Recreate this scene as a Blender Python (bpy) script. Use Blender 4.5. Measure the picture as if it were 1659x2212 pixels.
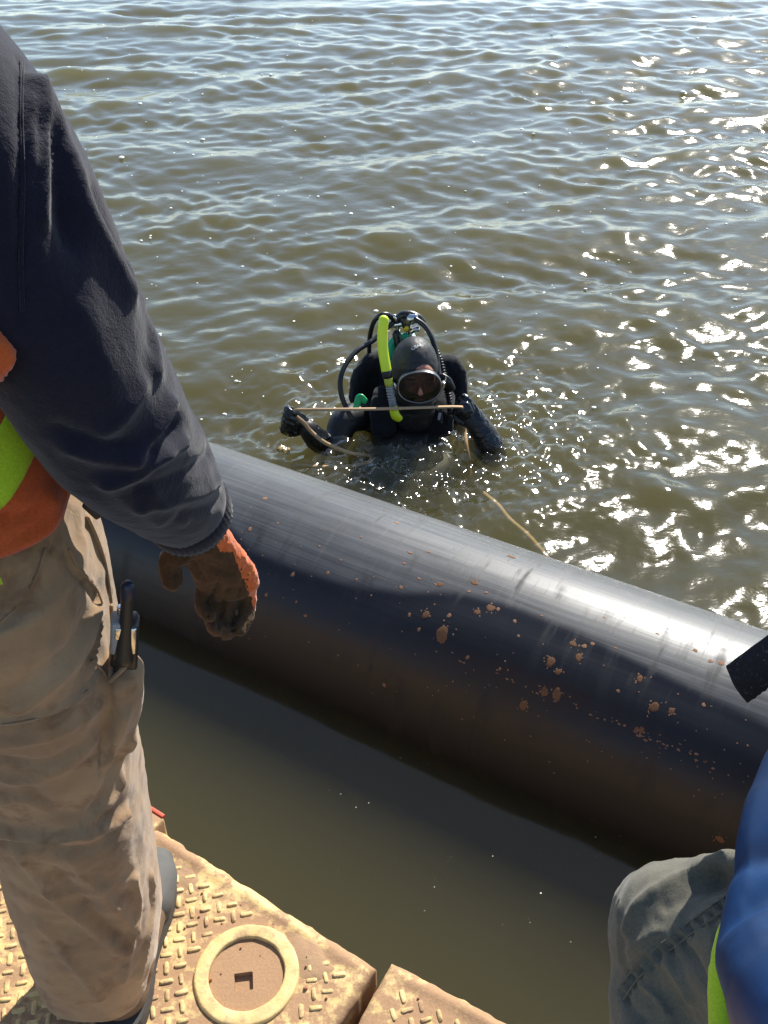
import bpy, bmesh, math, random
import numpy as np
from mathutils import Vector, Matrix, noise as mnoise
from mathutils.bvhtree import BVHTree

for o in list(bpy.data.objects):
    bpy.data.objects.remove(o, do_unlink=True)
SC = bpy.context.scene
COL = SC.collection
random.seed(7); RNG = np.random.default_rng(7)

# ------------------------------------------------------------------ camera, sky, sun, exposure
PITCH = math.radians(36.0)
CAM = np.array((0.0, 0.0, 2.1))            # 1.6 m above the barge deck, 2.1 m above the water
cam = bpy.data.cameras.new('camera'); camo = bpy.data.objects.new('camera', cam); COL.objects.link(camo)
camo.location = CAM; camo.rotation_euler = (math.radians(90) - PITCH, 0, 0)
cam.sensor_fit = 'VERTICAL'; cam.sensor_height = 24; cam.lens = 24 * 2080 / 2212
cam.clip_start = 0.02; cam.clip_end = 6000
SC.camera = camo

SUN_EL, SUN_AZ = math.radians(39), math.radians(25)     # azimuth clockwise from +Y
SUNV = Vector((math.sin(SUN_AZ) * math.cos(SUN_EL), math.cos(SUN_AZ) * math.cos(SUN_EL), math.sin(SUN_EL)))
w = bpy.data.worlds.new('World'); SC.world = w; w.use_nodes = True
nt = w.node_tree; nt.nodes.clear()
sky = nt.nodes.new('ShaderNodeTexSky'); sky.sky_type = 'NISHITA'; sky.sun_disc = False
sky.sun_elevation = SUN_EL; sky.sun_rotation = SUN_AZ; sky.air_density = 0.9; sky.dust_density = 0.2; sky.ozone_density = 1.1
bg = nt.nodes.new('ShaderNodeBackground'); bg.inputs['Strength'].default_value = 0.10
wo = nt.nodes.new('ShaderNodeOutputWorld')
nt.links.new(sky.outputs[0], bg.inputs[0]); nt.links.new(bg.outputs[0], wo.inputs[0])
sl = bpy.data.lights.new('sun', 'SUN'); sl.energy = 4.0; sl.angle = math.radians(0.53); sl.color = (1.0, 0.955, 0.87)
so = bpy.data.objects.new('sun', sl); COL.objects.link(so)
so.rotation_euler = SUNV.to_track_quat('Z', 'Y').to_euler(); so.location = (4, 10, 9)
SC.view_settings.view_transform = 'Standard'; SC.view_settings.look = 'None'
SC.view_settings.gamma = 1; SC.view_settings.use_curve_mapping = False
SC.view_settings.exposure = 1.08
cy = SC.cycles
cy.use_denoising = True
cy.max_bounces = 8; cy.diffuse_bounces = 3; cy.glossy_bounces = 3; cy.transmission_bounces = 4
cy.volume_bounces = 4; cy.transparent_max_bounces = 16; cy.caustics_reflective = False; cy.caustics_refractive = False
cy.sample_clamp_indirect = 4.0

# ------------------------------------------------------------------ helpers
ce, se = math.cos(PITCH), math.sin(PITCH)
def ray(px, py):
    x = (px - 829.5) / 2080.0; u = (1106 - py) / 2080.0
    return np.array((x, ce + u * se, -se + u * ce))
def at(px, py, Y):                      # point at forward distance Y seen at (px, py) of the 1659 x 2212 view
    d = ray(px, py); return CAM + d * (Y / d[1])
def atz(px, py, z):
    d = ray(px, py); return CAM + d * ((z - CAM[2]) / d[2])

def link(name, me, mats=None, parent=None, smooth=True):
    o = bpy.data.objects.new(name, me); COL.objects.link(o)
    if mats is not None:
        for m in (mats if isinstance(mats, (list, tuple)) else [mats]):
            me.materials.append(m)
    if parent is not None: o.parent = parent
    if smooth and len(me.polygons):
        me.polygons.foreach_set('use_smooth', np.ones(len(me.polygons), dtype=bool))
    return o
def tag(o, label=None, cat=None, group=None, kind=None):
    if label: o['label'] = label
    if cat: o['category'] = cat
    if group: o['group'] = group
    if kind: o['kind'] = kind
    return o
def empty(name, loc, label=None, cat=None, group=None):
    o = bpy.data.objects.new(name, None); COL.objects.link(o); o.empty_display_size = .05
    o.location = loc
    return tag(o, label, cat, group)
def adopt(parent, *kids):               # parent kids that were built in world space
    inv = Matrix.Translation(parent.location).inverted()
    for k in kids:
        k.parent = parent; k.matrix_parent_inverse = inv
    return kids[0] if kids else None
def pydata(name, v, f):
    me = bpy.data.meshes.new(name)
    me.from_pydata([tuple(map(float, p)) for p in v], [], f); me.update(); return me
def gridmesh(name, V, wrap_u=False, wrap_v=False):      # V[i,j,3]
    n, m = V.shape[:2]
    me = bpy.data.meshes.new(name)
    I = np.arange(n if wrap_u else n - 1); J = np.arange(m if wrap_v else m - 1)
    i, j = np.meshgrid(I, J, indexing='ij'); i2 = (i + 1) % n; j2 = (j + 1) % m
    q = np.stack((i * m + j, i2 * m + j, i2 * m + j2, i * m + j2), -1).reshape(-1, 4)
    me.vertices.add(n * m); me.vertices.foreach_set('co', V.reshape(-1).astype(np.float32))
    me.loops.add(q.size); me.loops.foreach_set('vertex_index', q.reshape(-1).astype(np.int32))
    me.polygons.add(len(q)); me.polygons.foreach_set('loop_start', (np.arange(len(q)) * 4).astype(np.int32))
    me.update(calc_edges=True); me.validate()
    return me

def cat_spline(P, n):
    P = np.asarray(P, float)
    if len(P) < 3: 
        t = np.linspace(0, 1, n)[:, None]; return P[0] + (P[-1] - P[0]) * t
    Q = np.vstack((2 * P[0] - P[1], P, 2 * P[-1] - P[-2])); out = []
    for k in np.linspace(0, len(P) - 1 - 1e-9, n):
        i = int(k); t = k - i; a, b, c, d = Q[i:i + 4]
        out.append(.5 * ((2 * b) + (c - a) * t + (2 * a - 5 * b + 4 * c - d) * t * t + (3 * b - a - 3 * c + d) * t ** 3))
    return np.array(out)
def nrm(v):
    v = np.asarray(v, float); return v / (np.linalg.norm(v) + 1e-12)
class MB:
    """collects shapes into one mesh"""
    def __init__(s): s.v = []; s.f = []
    def add(s, V, F):
        b = len(s.v); s.v += [tuple(map(float, p)) for p in V]; s.f += [[i + b for i in q] for q in F]; return s
    def tube(s, pts, rad, seg=16, n=None, ref=(0.0, 1.0, 0.0), cap='round', sup=2.0):
        """loft: rad = floats or (a, b) pairs; a is measured across ref, b along ref"""
        pts = np.asarray(pts, float)
        R = np.array([(r, r) if np.isscalar(r) else r for r in (rad if hasattr(rad, '__len__') else [rad] * len(pts))], float)
        if n is None: n = max(len(pts), 2)
        P = cat_spline(pts, n) if len(pts) > 2 else cat_spline(pts, n)
        tt = np.linspace(0, len(R) - 1, n); A = np.stack([np.interp(tt, np.arange(len(R)), R[:, k]) for k in (0, 1)], 1)
        T = np.gradient(P, axis=0) if n > 2 else np.repeat((P[1] - P[0])[None], 2, 0)
        T = T / (np.linalg.norm(T, axis=1)[:, None] + 1e-12)
        rings = []; ref = np.asarray(ref, float); prev = None
        for p, t, (a, b) in zip(P, T, A):
            r = ref - t * ref.dot(t)
            if np.linalg.norm(r) < .15: r = (prev if prev is not None else np.array((.3, .2, .9))); r = r - t * r.dot(t)
            r = nrm(r); sd = np.cross(t, r); prev = r
            rings.append((p, sd, r, a, b, t))
        if cap == 'round':
            def caps(rg, sgn):
                p, sd, r, a, b, t = rg; o = []
                for k in (75, 50, 25):
                    c, s_ = math.cos(math.radians(k)), math.sin(math.radians(k)); o.append((p + sgn * t * s_ * min(a, b), sd, r, a * c, b * c, t))
                return o
            rings = caps(rings[0], -1) + rings + caps(rings[-1], 1)[::-1]
        ang = np.linspace(0, 2 * math.pi, seg, endpoint=False); V = []
        for p, sd, r, a, b, t in rings:
            c, sn = np.cos(ang), np.sin(ang)
            if sup != 2.0: c, sn = np.sign(c) * np.abs(c) ** (2 / sup), np.sign(sn) * np.abs(sn) ** (2 / sup)
            V.append(p + np.outer(c * a, sd) + np.outer(sn * b, r))
        V = np.array(V); k = len(V); F = []
        for i in range(k - 1):
            for j in range(seg):
                j2 = (j + 1) % seg; F.append([i * seg + j, i * seg + j2, (i + 1) * seg + j2, (i + 1) * seg + j])
        F.append([j for j in range(seg)][::-1]); F.append([(k - 1) * seg + j for j in range(seg)])
        return s.add(V.reshape(-1, 3), F)
    def ell(s, c, r, R=None, seg=24, rings=14):
        c = np.asarray(c, float); V = []; F = []
        for i in range(rings + 1):
            th = math.pi * i / rings
            for j in range(seg):
                a = 2 * math.pi * j / seg
                V.append((r[0] * math.sin(th) * math.cos(a), r[1] * math.sin(th) * math.sin(a), r[2] * math.cos(th)))
        V = np.array(V)
        if R is not None: V = V @ np.asarray(R).T
        for i in range(rings):
            for j in range(seg):
                j2 = (j + 1) % seg; F.append([i * seg + j, (i + 1) * seg + j, (i + 1) * seg + j2, i * seg + j2])
        return s.add(V + c, F)
    def box(s, c, h, R=None):
        V = np.array([(x, y, z) for x in (-1, 1) for y in (-1, 1) for z in (-1, 1)], float) * np.asarray(h)
        if R is not None: V = V @ np.asarray(R).T
        return s.add(V + np.asarray(c), [[0, 1, 3, 2], [4, 6, 7, 5], [0, 4, 5, 1], [2, 3, 7, 6], [0, 2, 6, 4], [1, 5, 7, 3]])
    def mesh(s, name, weld=False):
        me = pydata(name, s.v, s.f)
        bm = bmesh.new(); bm.from_mesh(me)
        if weld: bmesh.ops.remove_doubles(bm, verts=bm.verts, dist=1e-6)
        bmesh.ops.recalc_face_normals(bm, faces=bm.faces); bm.to_mesh(me); bm.free(); return me
    def build(s, name, mats, parent=None, smooth=True, bevel=0, sub=0, weld=False):
        o = link(name, s.mesh(name, weld), mats, None, smooth)
        if bevel:
            b = o.modifiers.new('bevel', 'BEVEL'); b.width = bevel; b.segments = 2; b.limit_method = 'ANGLE'; b.angle_limit = math.radians(40)
        if sub:
            q = o.modifiers.new('sub', 'SUBSURF'); q.levels = q.render_levels = sub
        if parent is not None: adopt(parent, o)
        return o
def remeshed(mb, name, voxel, smooth=6, factor=.5):
    """voxel union of everything in the builder -> one continuous skin"""
    me = mb.mesh(name + '_src'); o = bpy.data.objects.new('tmp', me); COL.objects.link(o)
    r = o.modifiers.new('r', 'REMESH'); r.mode = 'VOXEL'; r.voxel_size = voxel; r.adaptivity = 0
    if smooth:
        q = o.modifiers.new('s', 'SMOOTH'); q.iterations = smooth; q.factor = factor
    dg = bpy.context.evaluated_depsgraph_get()
    out = bpy.data.meshes.new_from_object(o.evaluated_get(dg)); out.name = name
    bpy.data.objects.remove(o, do_unlink=True); bpy.data.meshes.remove(me)
    return out
def getco(me):
    a = np.empty(len(me.vertices) * 3, np.float32); me.vertices.foreach_get('co', a); return a.reshape(-1, 3).astype(float)
def setco(me, co):
    me.vertices.foreach_set('co', co.astype(np.float32).reshape(-1)); me.update()
def getno(me):
    a = np.empty(len(me.vertices) * 3, np.float32); me.vertices.foreach_get('normal', a); return a.reshape(-1, 3).astype(float)
def bvh_of(me):
    co = getco(me); return BVHTree.FromPolygons([Vector(c) for c in co], [tuple(p.vertices) for p in me.polygons])
def cast(bvh, px, py):
    h = bvh.ray_cast(Vector(CAM), Vector(ray(px, py)).normalized(), 50)
    return None if h[0] is None else np.array(h[0])
def seg_dist(co, line):
    d2 = np.full(len(co), 1e9)
    for a, b in zip(line[:-1], line[1:]):
        ab = b - a; t = np.clip(((co - a) @ ab) / (ab @ ab + 1e-12), 0, 1)
        d2 = np.minimum(d2, ((co - (a + t[:, None] * ab)) ** 2).sum(1))
    return np.sqrt(d2)
def folds(me, lines, jitter=0.0, scale=20):
    """raise or sink cloth along creases: lines = (points on the surface, height, half width)"""
    bv = bvh_of(me); co = getco(me); no = getno(me); D = np.zeros(len(co))
    for pts, amp, wid in lines:
        P = [cast(bv, *p) for p in pts]; P = [p for p in P if p is not None]
        if len(P) < 2: continue
        P = cat_spline(np.array(P), len(P) * 4); d = seg_dist(co, P)
        if amp > 0: D += amp * (np.exp(-(d / wid) ** 1.5) * 1.4 - .4 * np.exp(-(d / (2.3 * wid)) ** 2))
        else: D += amp * np.exp(-(d / wid) ** 1.5)
    if jitter:
        nz = np.array([mnoise.noise(Vector(c * scale)) + 1.6 * (.25 - abs(mnoise.noise(Vector((c[0] * scale * 1.2 + 9, c[1] * scale * 1.2, c[2] * scale * .9))))) + .9 * (.2 - abs(mnoise.noise(Vector(c * scale * 2.3)))) for c in co]); D += jitter * nz
    setco(me, co + no * D[:, None]); return me
def fnoise(X, Y, scale, seed=0, octv=3):
    """smooth value noise on arrays"""
    out = np.zeros(X.shape); amp = 1.0; tot = 0
    for o in range(octv):
        g = np.random.default_rng(seed + o * 17).random((256, 256)); x = X * scale * 2 ** o + 37.3 * o; y = Y * scale * 2 ** o + 11.7 * o
        xi = np.floor(x).astype(int); yi = np.floor(y).astype(int); fx = x - xi; fy = y - yi
        fx = fx * fx * (3 - 2 * fx); fy = fy * fy * (3 - 2 * fy)
        a = g[xi % 256, yi % 256]; b = g[(xi + 1) % 256, yi % 256]; c = g[xi % 256, (yi + 1) % 256]; d = g[(xi + 1) % 256, (yi + 1) % 256]
        out += amp * ((a * (1 - fx) + b * fx) * (1 - fy) + (c * (1 - fx) + d * fx) * fy); tot += amp; amp *= .5
    return out / tot
def sstep(a, b, x):
    t = np.clip((x - a) / (b - a), 0, 1); return t * t * (3 - 2 * t)
def paint(me, name, vals):
    a = me.attributes.new(name, 'FLOAT', 'POINT'); a.data.foreach_set('value', np.asarray(vals, np.float32))

# ------------------------------------------------------------------ materials
class NT:
    def __init__(s, name):
        s.m = bpy.data.materials.new(name); s.m.use_nodes = True; s.t = s.m.node_tree; s.t.nodes.clear()
        s.out = s.n('ShaderNodeOutputMaterial'); s.co = None
    def n(s, ty, **kw):
        x = s.t.nodes.new(ty)
        for k, v in kw.items(): setattr(x, k, v)
        return x
    def l(s, a, b): s.t.links.new(a, b)
    def set(s, sock, v):
        if hasattr(v, 'is_linked'): s.l(v, sock)
        else: sock.default_value = v
    def obj(s):
        if s.co is None: s.co = s.n('ShaderNodeTexCoord').outputs['Object']
        return s.co
    def map(s, scale=(1, 1, 1), rot=(0, 0, 0), src=None):
        x = s.n('ShaderNodeMapping'); x.inputs['Scale'].default_value = scale; x.inputs['Rotation'].default_value = rot
        s.l(src or s.obj(), x.inputs[0]); return x.outputs[0]
    def noise(s, scale, detail=3, rough=.5, src=None, dist=0, color=False):
        x = s.n('ShaderNodeTexNoise'); x.inputs['Scale'].default_value = scale; x.inputs['Detail'].default_value = detail
        x.inputs['Roughness'].default_value = rough; x.inputs['Distortion'].default_value = dist
        s.l(src or s.obj(), x.inputs['Vector']); return x.outputs['Color' if color else 'Fac']
    def ramp(s, fac, stops):
        x = s.n('ShaderNodeValToRGB'); e = x.color_ramp.elements
        while len(e) < len(stops): e.new(.5)
        for k, (p, c) in zip(e, stops):
            k.position = p; k.color = (c, c, c, 1) if np.isscalar(c) else (*c, 1)
        s.l(fac, x.inputs[0]); return x.outputs[0]
    def mix(s, f, a, b, mode='MIX'):
        x = s.n('ShaderNodeMix', data_type='RGBA', blend_type=mode)
        s.set(x.inputs[0], f)
        for k, v in ((6, a), (7, b)):
            s.set(x.inputs[k], v if hasattr(v, 'is_linked') else ((*v, 1) if len(v) == 3 else v))
        return x.outputs[2]
    def math(s, op, a, b=0.0, clamp=False):
        x = s.n('ShaderNodeMath', operation=op, use_clamp=clamp); s.set(x.inputs[0], a); s.set(x.inputs[1], b); return x.outputs[0]
    def attr(s, name):
        x = s.n('ShaderNodeAttribute'); x.attribute_name = name; return x.outputs['Fac']
    def bump(s, h, strength=.3, dist=.01, normal=None):
        x = s.n('ShaderNodeBump'); s.set(x.inputs['Strength'], strength); x.inputs['Distance'].default_value = dist; s.l(h, x.inputs['Height'])
        if normal is not None: s.l(normal, x.inputs['Normal'])
        return x.outputs[0]
    def bsdf(s, color=(.5, .5, .5), rough=.5, metal=0, normal=None, spec=.5, **kw):
        x = s.n('ShaderNodeBsdfPrincipled')
        s.set(x.inputs['Base Color'], color if hasattr(color, 'is_linked') else (*color, 1))
        s.set(x.inputs['Roughness'], rough); x.inputs['Metallic'].default_value = metal; x.inputs['Specular IOR Level'].default_value = spec
        if normal is not None: s.l(normal, x.inputs['Normal'])
        for k, v in kw.items(): s.set(x.inputs[k.replace('_', ' ')], v)
        s.l(x.outputs[0], s.out.inputs[0]); return x
def fabric(name, col, dark=None, weave=900, wstr=.25, rough=.9, blot=6, sheen=.3, wrinkle=0):
    k = NT(name); dark = dark or tuple(c * .7 for c in col)
    f = k.ramp(k.noise(blot, 4, .6), [(.35, 0.), (.68, 1.)])
    c = k.mix(f, dark, col); fine = k.noise(weave, 2, .7)
    c = k.mix(.35, c, k.ramp(fine, [(.3, .55), (.7, 1.0)]), 'MULTIPLY')
    grain = k.noise(weave * .32, 3, .75); c = k.mix(.45, c, k.ramp(grain, [(.32, .5), (.68, 1.25)]), 'MULTIPLY')
    n = k.bump(grain, wstr, .0016, k.bump(fine, wstr, .0008))
    if wrinkle: n = k.bump(k.noise(38, 3, .55, dist=.6), wrinkle, .006, n)
    k.bsdf(c, rough, normal=n, spec=.2, Sheen_Weight=sheen, Sheen_Roughness=.5); return k.m
def plain(name, col, rough=.5, metal=0, spec=.5, var=.15, vs=40, bump=0, bs=300, **kw):
    k = NT(name); f = k.noise(vs, 3, .6)
    c = k.mix(f, tuple(x * (1 - var) for x in col), tuple(min(1, x * (1 + var)) for x in col))
    n = k.bump(k.noise(bs, 2), bump, .001) if bump else None
    k.bsdf(c, rough, metal, n, spec, **kw); return k.m
# ------------------------------------------------------------------ river
A_DIR = np.array((.8630, -.5052, 0)); P_DIR = np.array((.5052, .8630, 0))     # along the pipe, across it away from the barge
PIPE_R = .37; PIPE_S = 1.602 + PIPE_R; PIPE_Z = 0.0
def water_mat():
    k = NT('river_water')
    calm = k.attr('calm')
    h1 = k.noise(16, 3, .55, src=k.map((1, 1.6, 1), (0, 0, .25))); h2 = k.noise(55, 2, .5)
    n = k.bump(h2, k.math('MULTIPLY', calm, .06), .005, k.bump(h1, k.math('MULTIPLY', calm, .12), .02))
    fr = k.n('ShaderNodeFresnel'); fr.inputs['IOR'].default_value = 1.333; k.l(n, fr.inputs['Normal'])
    gl = k.n('ShaderNodeBsdfGlossy'); gl.inputs['Roughness'].default_value = .088; gl.inputs['Color'].default_value = (1, 1, 1, 1); k.l(n, gl.inputs['Normal'])
    tr = k.n('ShaderNodeBsdfTransparent')
    geo = k.n('ShaderNodeNewGeometry'); ff = k.math('MULTIPLY', fr.outputs[0], k.math('SUBTRACT', 1.0, geo.outputs['Backfacing']))
    mx = k.n('ShaderNodeMixShader'); k.l(ff, mx.inputs[0]); k.l(tr.outputs[0], mx.inputs[1]); k.l(gl.outputs[0], mx.inputs[2])
    k.l(mx.outputs[0], k.out.inputs['Surface'])
    vs = k.n('ShaderNodeVolumeScatter'); vs.inputs['Color'].default_value = WATER_SC; vs.inputs['Density'].default_value = WATER_DENS; vs.inputs['Anisotropy'].default_value = .0
    va = k.n('ShaderNodeVolumeAbsorption'); va.inputs['Color'].default_value = WATER_AB; va.inputs['Density'].default_value = WATER_DENS
    ad = k.n('ShaderNodeAddShader'); k.l(vs.outputs[0], ad.inputs[0]); k.l(va.outputs[0], ad.inputs[1])
    k.l(ad.outputs[0], k.out.inputs['Volume'])
    return k.m
WATER_SC = (.176, .160, .090, 1); WATER_AB = (.45, .42, .10, 1); WATER_DENS = 4.0
DIVER = np.array((.12, 3.55))
def wave_height(X, Y, cell):
    H = np.zeros(X.shape); rg = np.random.default_rng(21)
    wx = X + .35 * (fnoise(X, Y, .35, 5, 2) - .5) * 2; wy = Y + .35 * (fnoise(X, Y, .3, 9, 2) - .5) * 2
    for lam, n, slope, spread in ((2.6, 5, .016, .6), (1.3, 8, .030, .85), (.7, 14, .052, 1.05), (.4, 16, .074, 1.2), (.24, 18, .086, 1.3), (.14, 18, .066, 1.5), (.085, 16, .040, 1.6)):
        env = .30 + 1.4 * sstep(.25, .75, fnoise(X, Y, .42 / lam, 300 + int(lam * 100), 2))
        for q in range(n):
            L = lam * rg.uniform(.72, 1.35); th = math.radians(-82) + rg.normal(0, spread * .7); kk = 2 * math.pi / L
            a = slope / kk * rg.uniform(.5, 1.5) * 1.25 / math.sqrt(n); ph = rg.uniform(0, 6.28)
            c = np.cos(kk * (wx * math.cos(th) + wy * math.sin(th)) + ph)
            H += env * a * (c + .22 * (2 * c * c - 1)) * np.clip((L / np.maximum(cell, 1e-6) - 2.5) / 3, 0, 1)
    return H
def build_water():
    n_r, n_a = 1350, 460
    r = .35 * np.exp(np.linspace(0, math.log(70 / .35), n_r)); a = np.linspace(math.radians(-37), math.radians(37), n_a)
    Rr, Aa = np.meshgrid(r, a, indexing='ij'); X = Rr * np.sin(Aa); Y = Rr * np.cos(Aa)
    S = X * P_DIR[0] + Y * P_DIR[1]; T = X * A_DIR[0] + Y * A_DIR[1]
    calm = .065 + .685 * sstep(1.95, 2.5, S) + .25 * sstep(2.25, 4.4, S + .25 * (fnoise(X, Y, .9, 3) - .5) - .2 * T)
    gust = .72 + .56 * fnoise(X, Y, .22, 31, 3)
    cell = np.maximum(Rr * math.radians(74) / n_a, Rr * math.log(200) / n_r)
    Z = wave_height(X, Y, cell) * calm * gust
    dx, dy = X - DIVER[0], Y - DIVER[1]; d = np.hypot(dx, dy * 1.0)
    env = sstep(.05, .2, d) * np.exp(-(d / .62) ** 2) * sstep(2.2, 2.5, S)
    ch = fnoise(X, Y, 17, 77, 2) - .5; ch2 = fnoise(X, Y, 34, 78, 2) - .5
    Z += env * (.007 * np.cos(2 * math.pi * d / .115 + 3 * ch) * np.exp(-d) + .050 * ch + .036 * ch2 * (1 + 1.2 * np.exp(-((X - .12) / .42) ** 2 - ((Y - 3.28) / .28) ** 2)))
    d2 = np.minimum(np.hypot(X + .36, Y - 3.35), np.hypot(X - .43, Y - 3.34)); Z += .005 * np.cos(2 * math.pi * d2 / .07) * np.exp(-(d2 / .28) ** 2)
    edge = sstep(60, 69, Rr) ; Z *= (1 - edge)
    me = gridmesh('water', np.stack((X, Y, Z), -1))
    calmv = np.maximum(calm * (.55 + .9 * fnoise(X, Y, .5, 41, 3)), .5 * env)
    # the sheet goes on: coarse ring to the horizon, and the parts beside and behind
    bm = bmesh.new(); bm.from_mesh(me); bm.verts.ensure_lookup_table()
    nv = n_r * n_a
    ang = np.linspace(37, 323, 41); angr = np.radians(ang); rad = np.concatenate((r[::90], [r[-1]])); idx = list(range(0, n_r, 90)) + ([n_r - 1])
    if idx[-2] == idx[-1]: idx = idx[:-1]; rad = rad[:-1]
    # side sector shares only its corner rings with the fine sector
    cols = []
    for q, t in enumerate(angr): cols.append([bm.verts.new((rr * math.sin(t), rr * math.cos(t), 0)) for rr in rad])
    for q in range(len(cols) - 1):
        for i in range(len(rad) - 1): bm.faces.new((cols[q][i], cols[q + 1][i], cols[q + 1][i + 1], cols[q][i + 1]))
    c = bm.verts.new((0, 0, 0)); inner = [bm.verts.new((.35 * math.sin(t), .35 * math.cos(t), 0)) for t in np.linspace(0, 2 * math.pi, 40, endpoint=False)]
    for i in range(40): bm.faces.new((c, inner[(i + 1) % 40], inner[i]))
    tt = np.linspace(0, 2 * math.pi, 96, endpoint=False); prev = [bm.verts.new((70 * math.sin(t), 70 * math.cos(t), 0)) for t in tt]
    for rr in (160, 500, 1600, 4000):
        nx = [bm.verts.new((rr * math.sin(t), rr * math.cos(t), 0)) for t in tt]
        for i in range(96): bm.faces.new((prev[i], nx[i], nx[(i + 1) % 96], prev[(i + 1) % 96]))
        prev = nx
    bmesh.ops.recalc_face_normals(bm, faces=bm.faces)
    bm.faces.ensure_lookup_table()
    if sum(f.normal.z for f in list(bm.faces)[:200]) < 0: bmesh.ops.reverse_faces(bm, faces=list(bm.faces))
    for f in bm.faces:
        if f.normal.z < 0: f.normal_flip()
    bm.to_mesh(me); bm.free()
    cv = np.ones(len(me.vertices)); cv[:nv] = calmv.reshape(-1); paint(me, 'calm', cv)
    o = link('water', me, water_mat(), None, True); tag(o, 'olive brown river water rippled and glittering with sun', None, None, 'structure'); return r, a, Z
W_R, W_A, W_Z = build_water()
def wave_at(x, y):
    i = min(len(W_R) - 1, int(np.searchsorted(W_R, math.hypot(x, y)))); q = min(len(W_A) - 1, max(0, int(np.searchsorted(W_A, math.atan2(x, y))))); return W_Z[i, q]
bed = pydata('riverbed', [(-4000, -4000, -2.5), (4000, -4000, -2.5), (4000, 4000, -2.5), (-4000, 4000, -2.5)], [[0, 1, 2, 3]])
tag(link('riverbed', bed, plain('silt', (.10, .08, .045), .95, vs=.8), smooth=False), 'muddy river bottom', None, None, 'structure')

# ------------------------------------------------------------------ black plastic pipe
def pipe_pt(t, th, r=PIPE_R):
    t = np.asarray(t, float); th = np.asarray(th, float)
    s = PIPE_S - r * np.sin(th); z = PIPE_Z + r * np.cos(th)
    return np.stack((A_DIR[0] * t + P_DIR[0] * s, A_DIR[1] * t + P_DIR[1] * s, z + 0 * t), -1)
def pipe_hit(px, py):                   # (t, theta) on the pipe under a view point
    d = ray(px, py); o = np.array((CAM @ P_DIR - PIPE_S, CAM[2] - PIPE_Z)); v = np.array((d @ P_DIR, d[2]))
    a = v @ v; b = o @ v; c = o @ o - PIPE_R ** 2; D = b * b - a * c
    l = (-b - math.sqrt(max(D, 0))) / a; q = CAM + l * d
    return q @ A_DIR, math.atan2(-(q @ P_DIR - PIPE_S), q[2] - PIPE_Z)
def pipe_mat():
    k = NT('black_pipe_plastic')
    uv = k.n('ShaderNodeUVMap'); uv.uv_map = 'UVMap'; uvo = uv.outputs[0]
    film = k.attr('film'); wet = k.attr('wet'); low = k.attr('low')
    streak = k.noise(1, 5, .65, src=k.map((1.2, 55, 1), src=uvo)); streak2 = k.noise(1, 3, .6, src=k.map((.7, 9, 1), src=uvo))
    rub = k.noise(1, 4, .7, src=k.map((16, 2.2, 1), src=uvo)); patch = k.noise(2.2, 5, .62, src=uvo)
    scr = k.ramp(k.noise(1, 2, .5, src=k.map((45, 2.5, 1), (0, 0, .12), src=uvo)), [(.62, 0.), (.70, 1.)])
    dust = k.math('MULTIPLY', film, k.ramp(streak, [(.25, .35), (.75, 1.)]))
    dust = k.math('MULTIPLY', dust, k.ramp(patch, [(.25, .45), (.65, 1.)]), True)
    base = k.mix(dust, (.014, .0138, .0155), (.11, .112, .112))  # dust film, its colour paled to paint in the whitish glare too
    rubm = k.math('MULTIPLY', k.ramp(rub, [(.50, 0.), (.62, 1.)]), k.ramp(k.noise(3.1, 3, .6, src=uvo), [(.42, 0.), (.58, 1.)])); base = k.mix(k.math('MULTIPLY', rubm, .75), base, (.016, .016, .018)); lines = k.ramp(k.noise(1, 2, .6, src=k.map((.9, 140, 1), src=uvo)), [(.55, 0.), (.72, 1.)]); base = k.mix(k.math('MULTIPLY', k.math('MULTIPLY', lines, film), .28), base, (.16, .165, .17))
    base = k.mix(k.math('MULTIPLY', low, k.ramp(streak2, [(.3, .2), (.7, .8)])), base, (.018, .0148, .013))
    rough = k.math('ADD', k.math('MULTIPLY', dust, .20), k.math('ADD', k.math('MULTIPLY', k.ramp(streak, [(.3, 0.), (.8, 1.)]), .10), .26))
    rough = k.math('ADD', rough, k.math('MULTIPLY', k.math('MULTIPLY', scr, film), .12))
    rough = k.math('SUBTRACT', rough, k.math('MULTIPLY', wet, .10)); rough = k.math('ADD', rough, k.math('MULTIPLY', rubm, .22)); rough = k.math('ADD', rough, k.math('MULTIPLY', low, .22))
    h = k.math('ADD', k.math('MULTIPLY', streak, .6), k.math('MULTIPLY', patch, .4))
    n = k.bump(h, .16, .004, k.bump(rub, .05, .004))
    k.bsdf(base, rough, normal=n, spec=.38); return k.m
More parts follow.
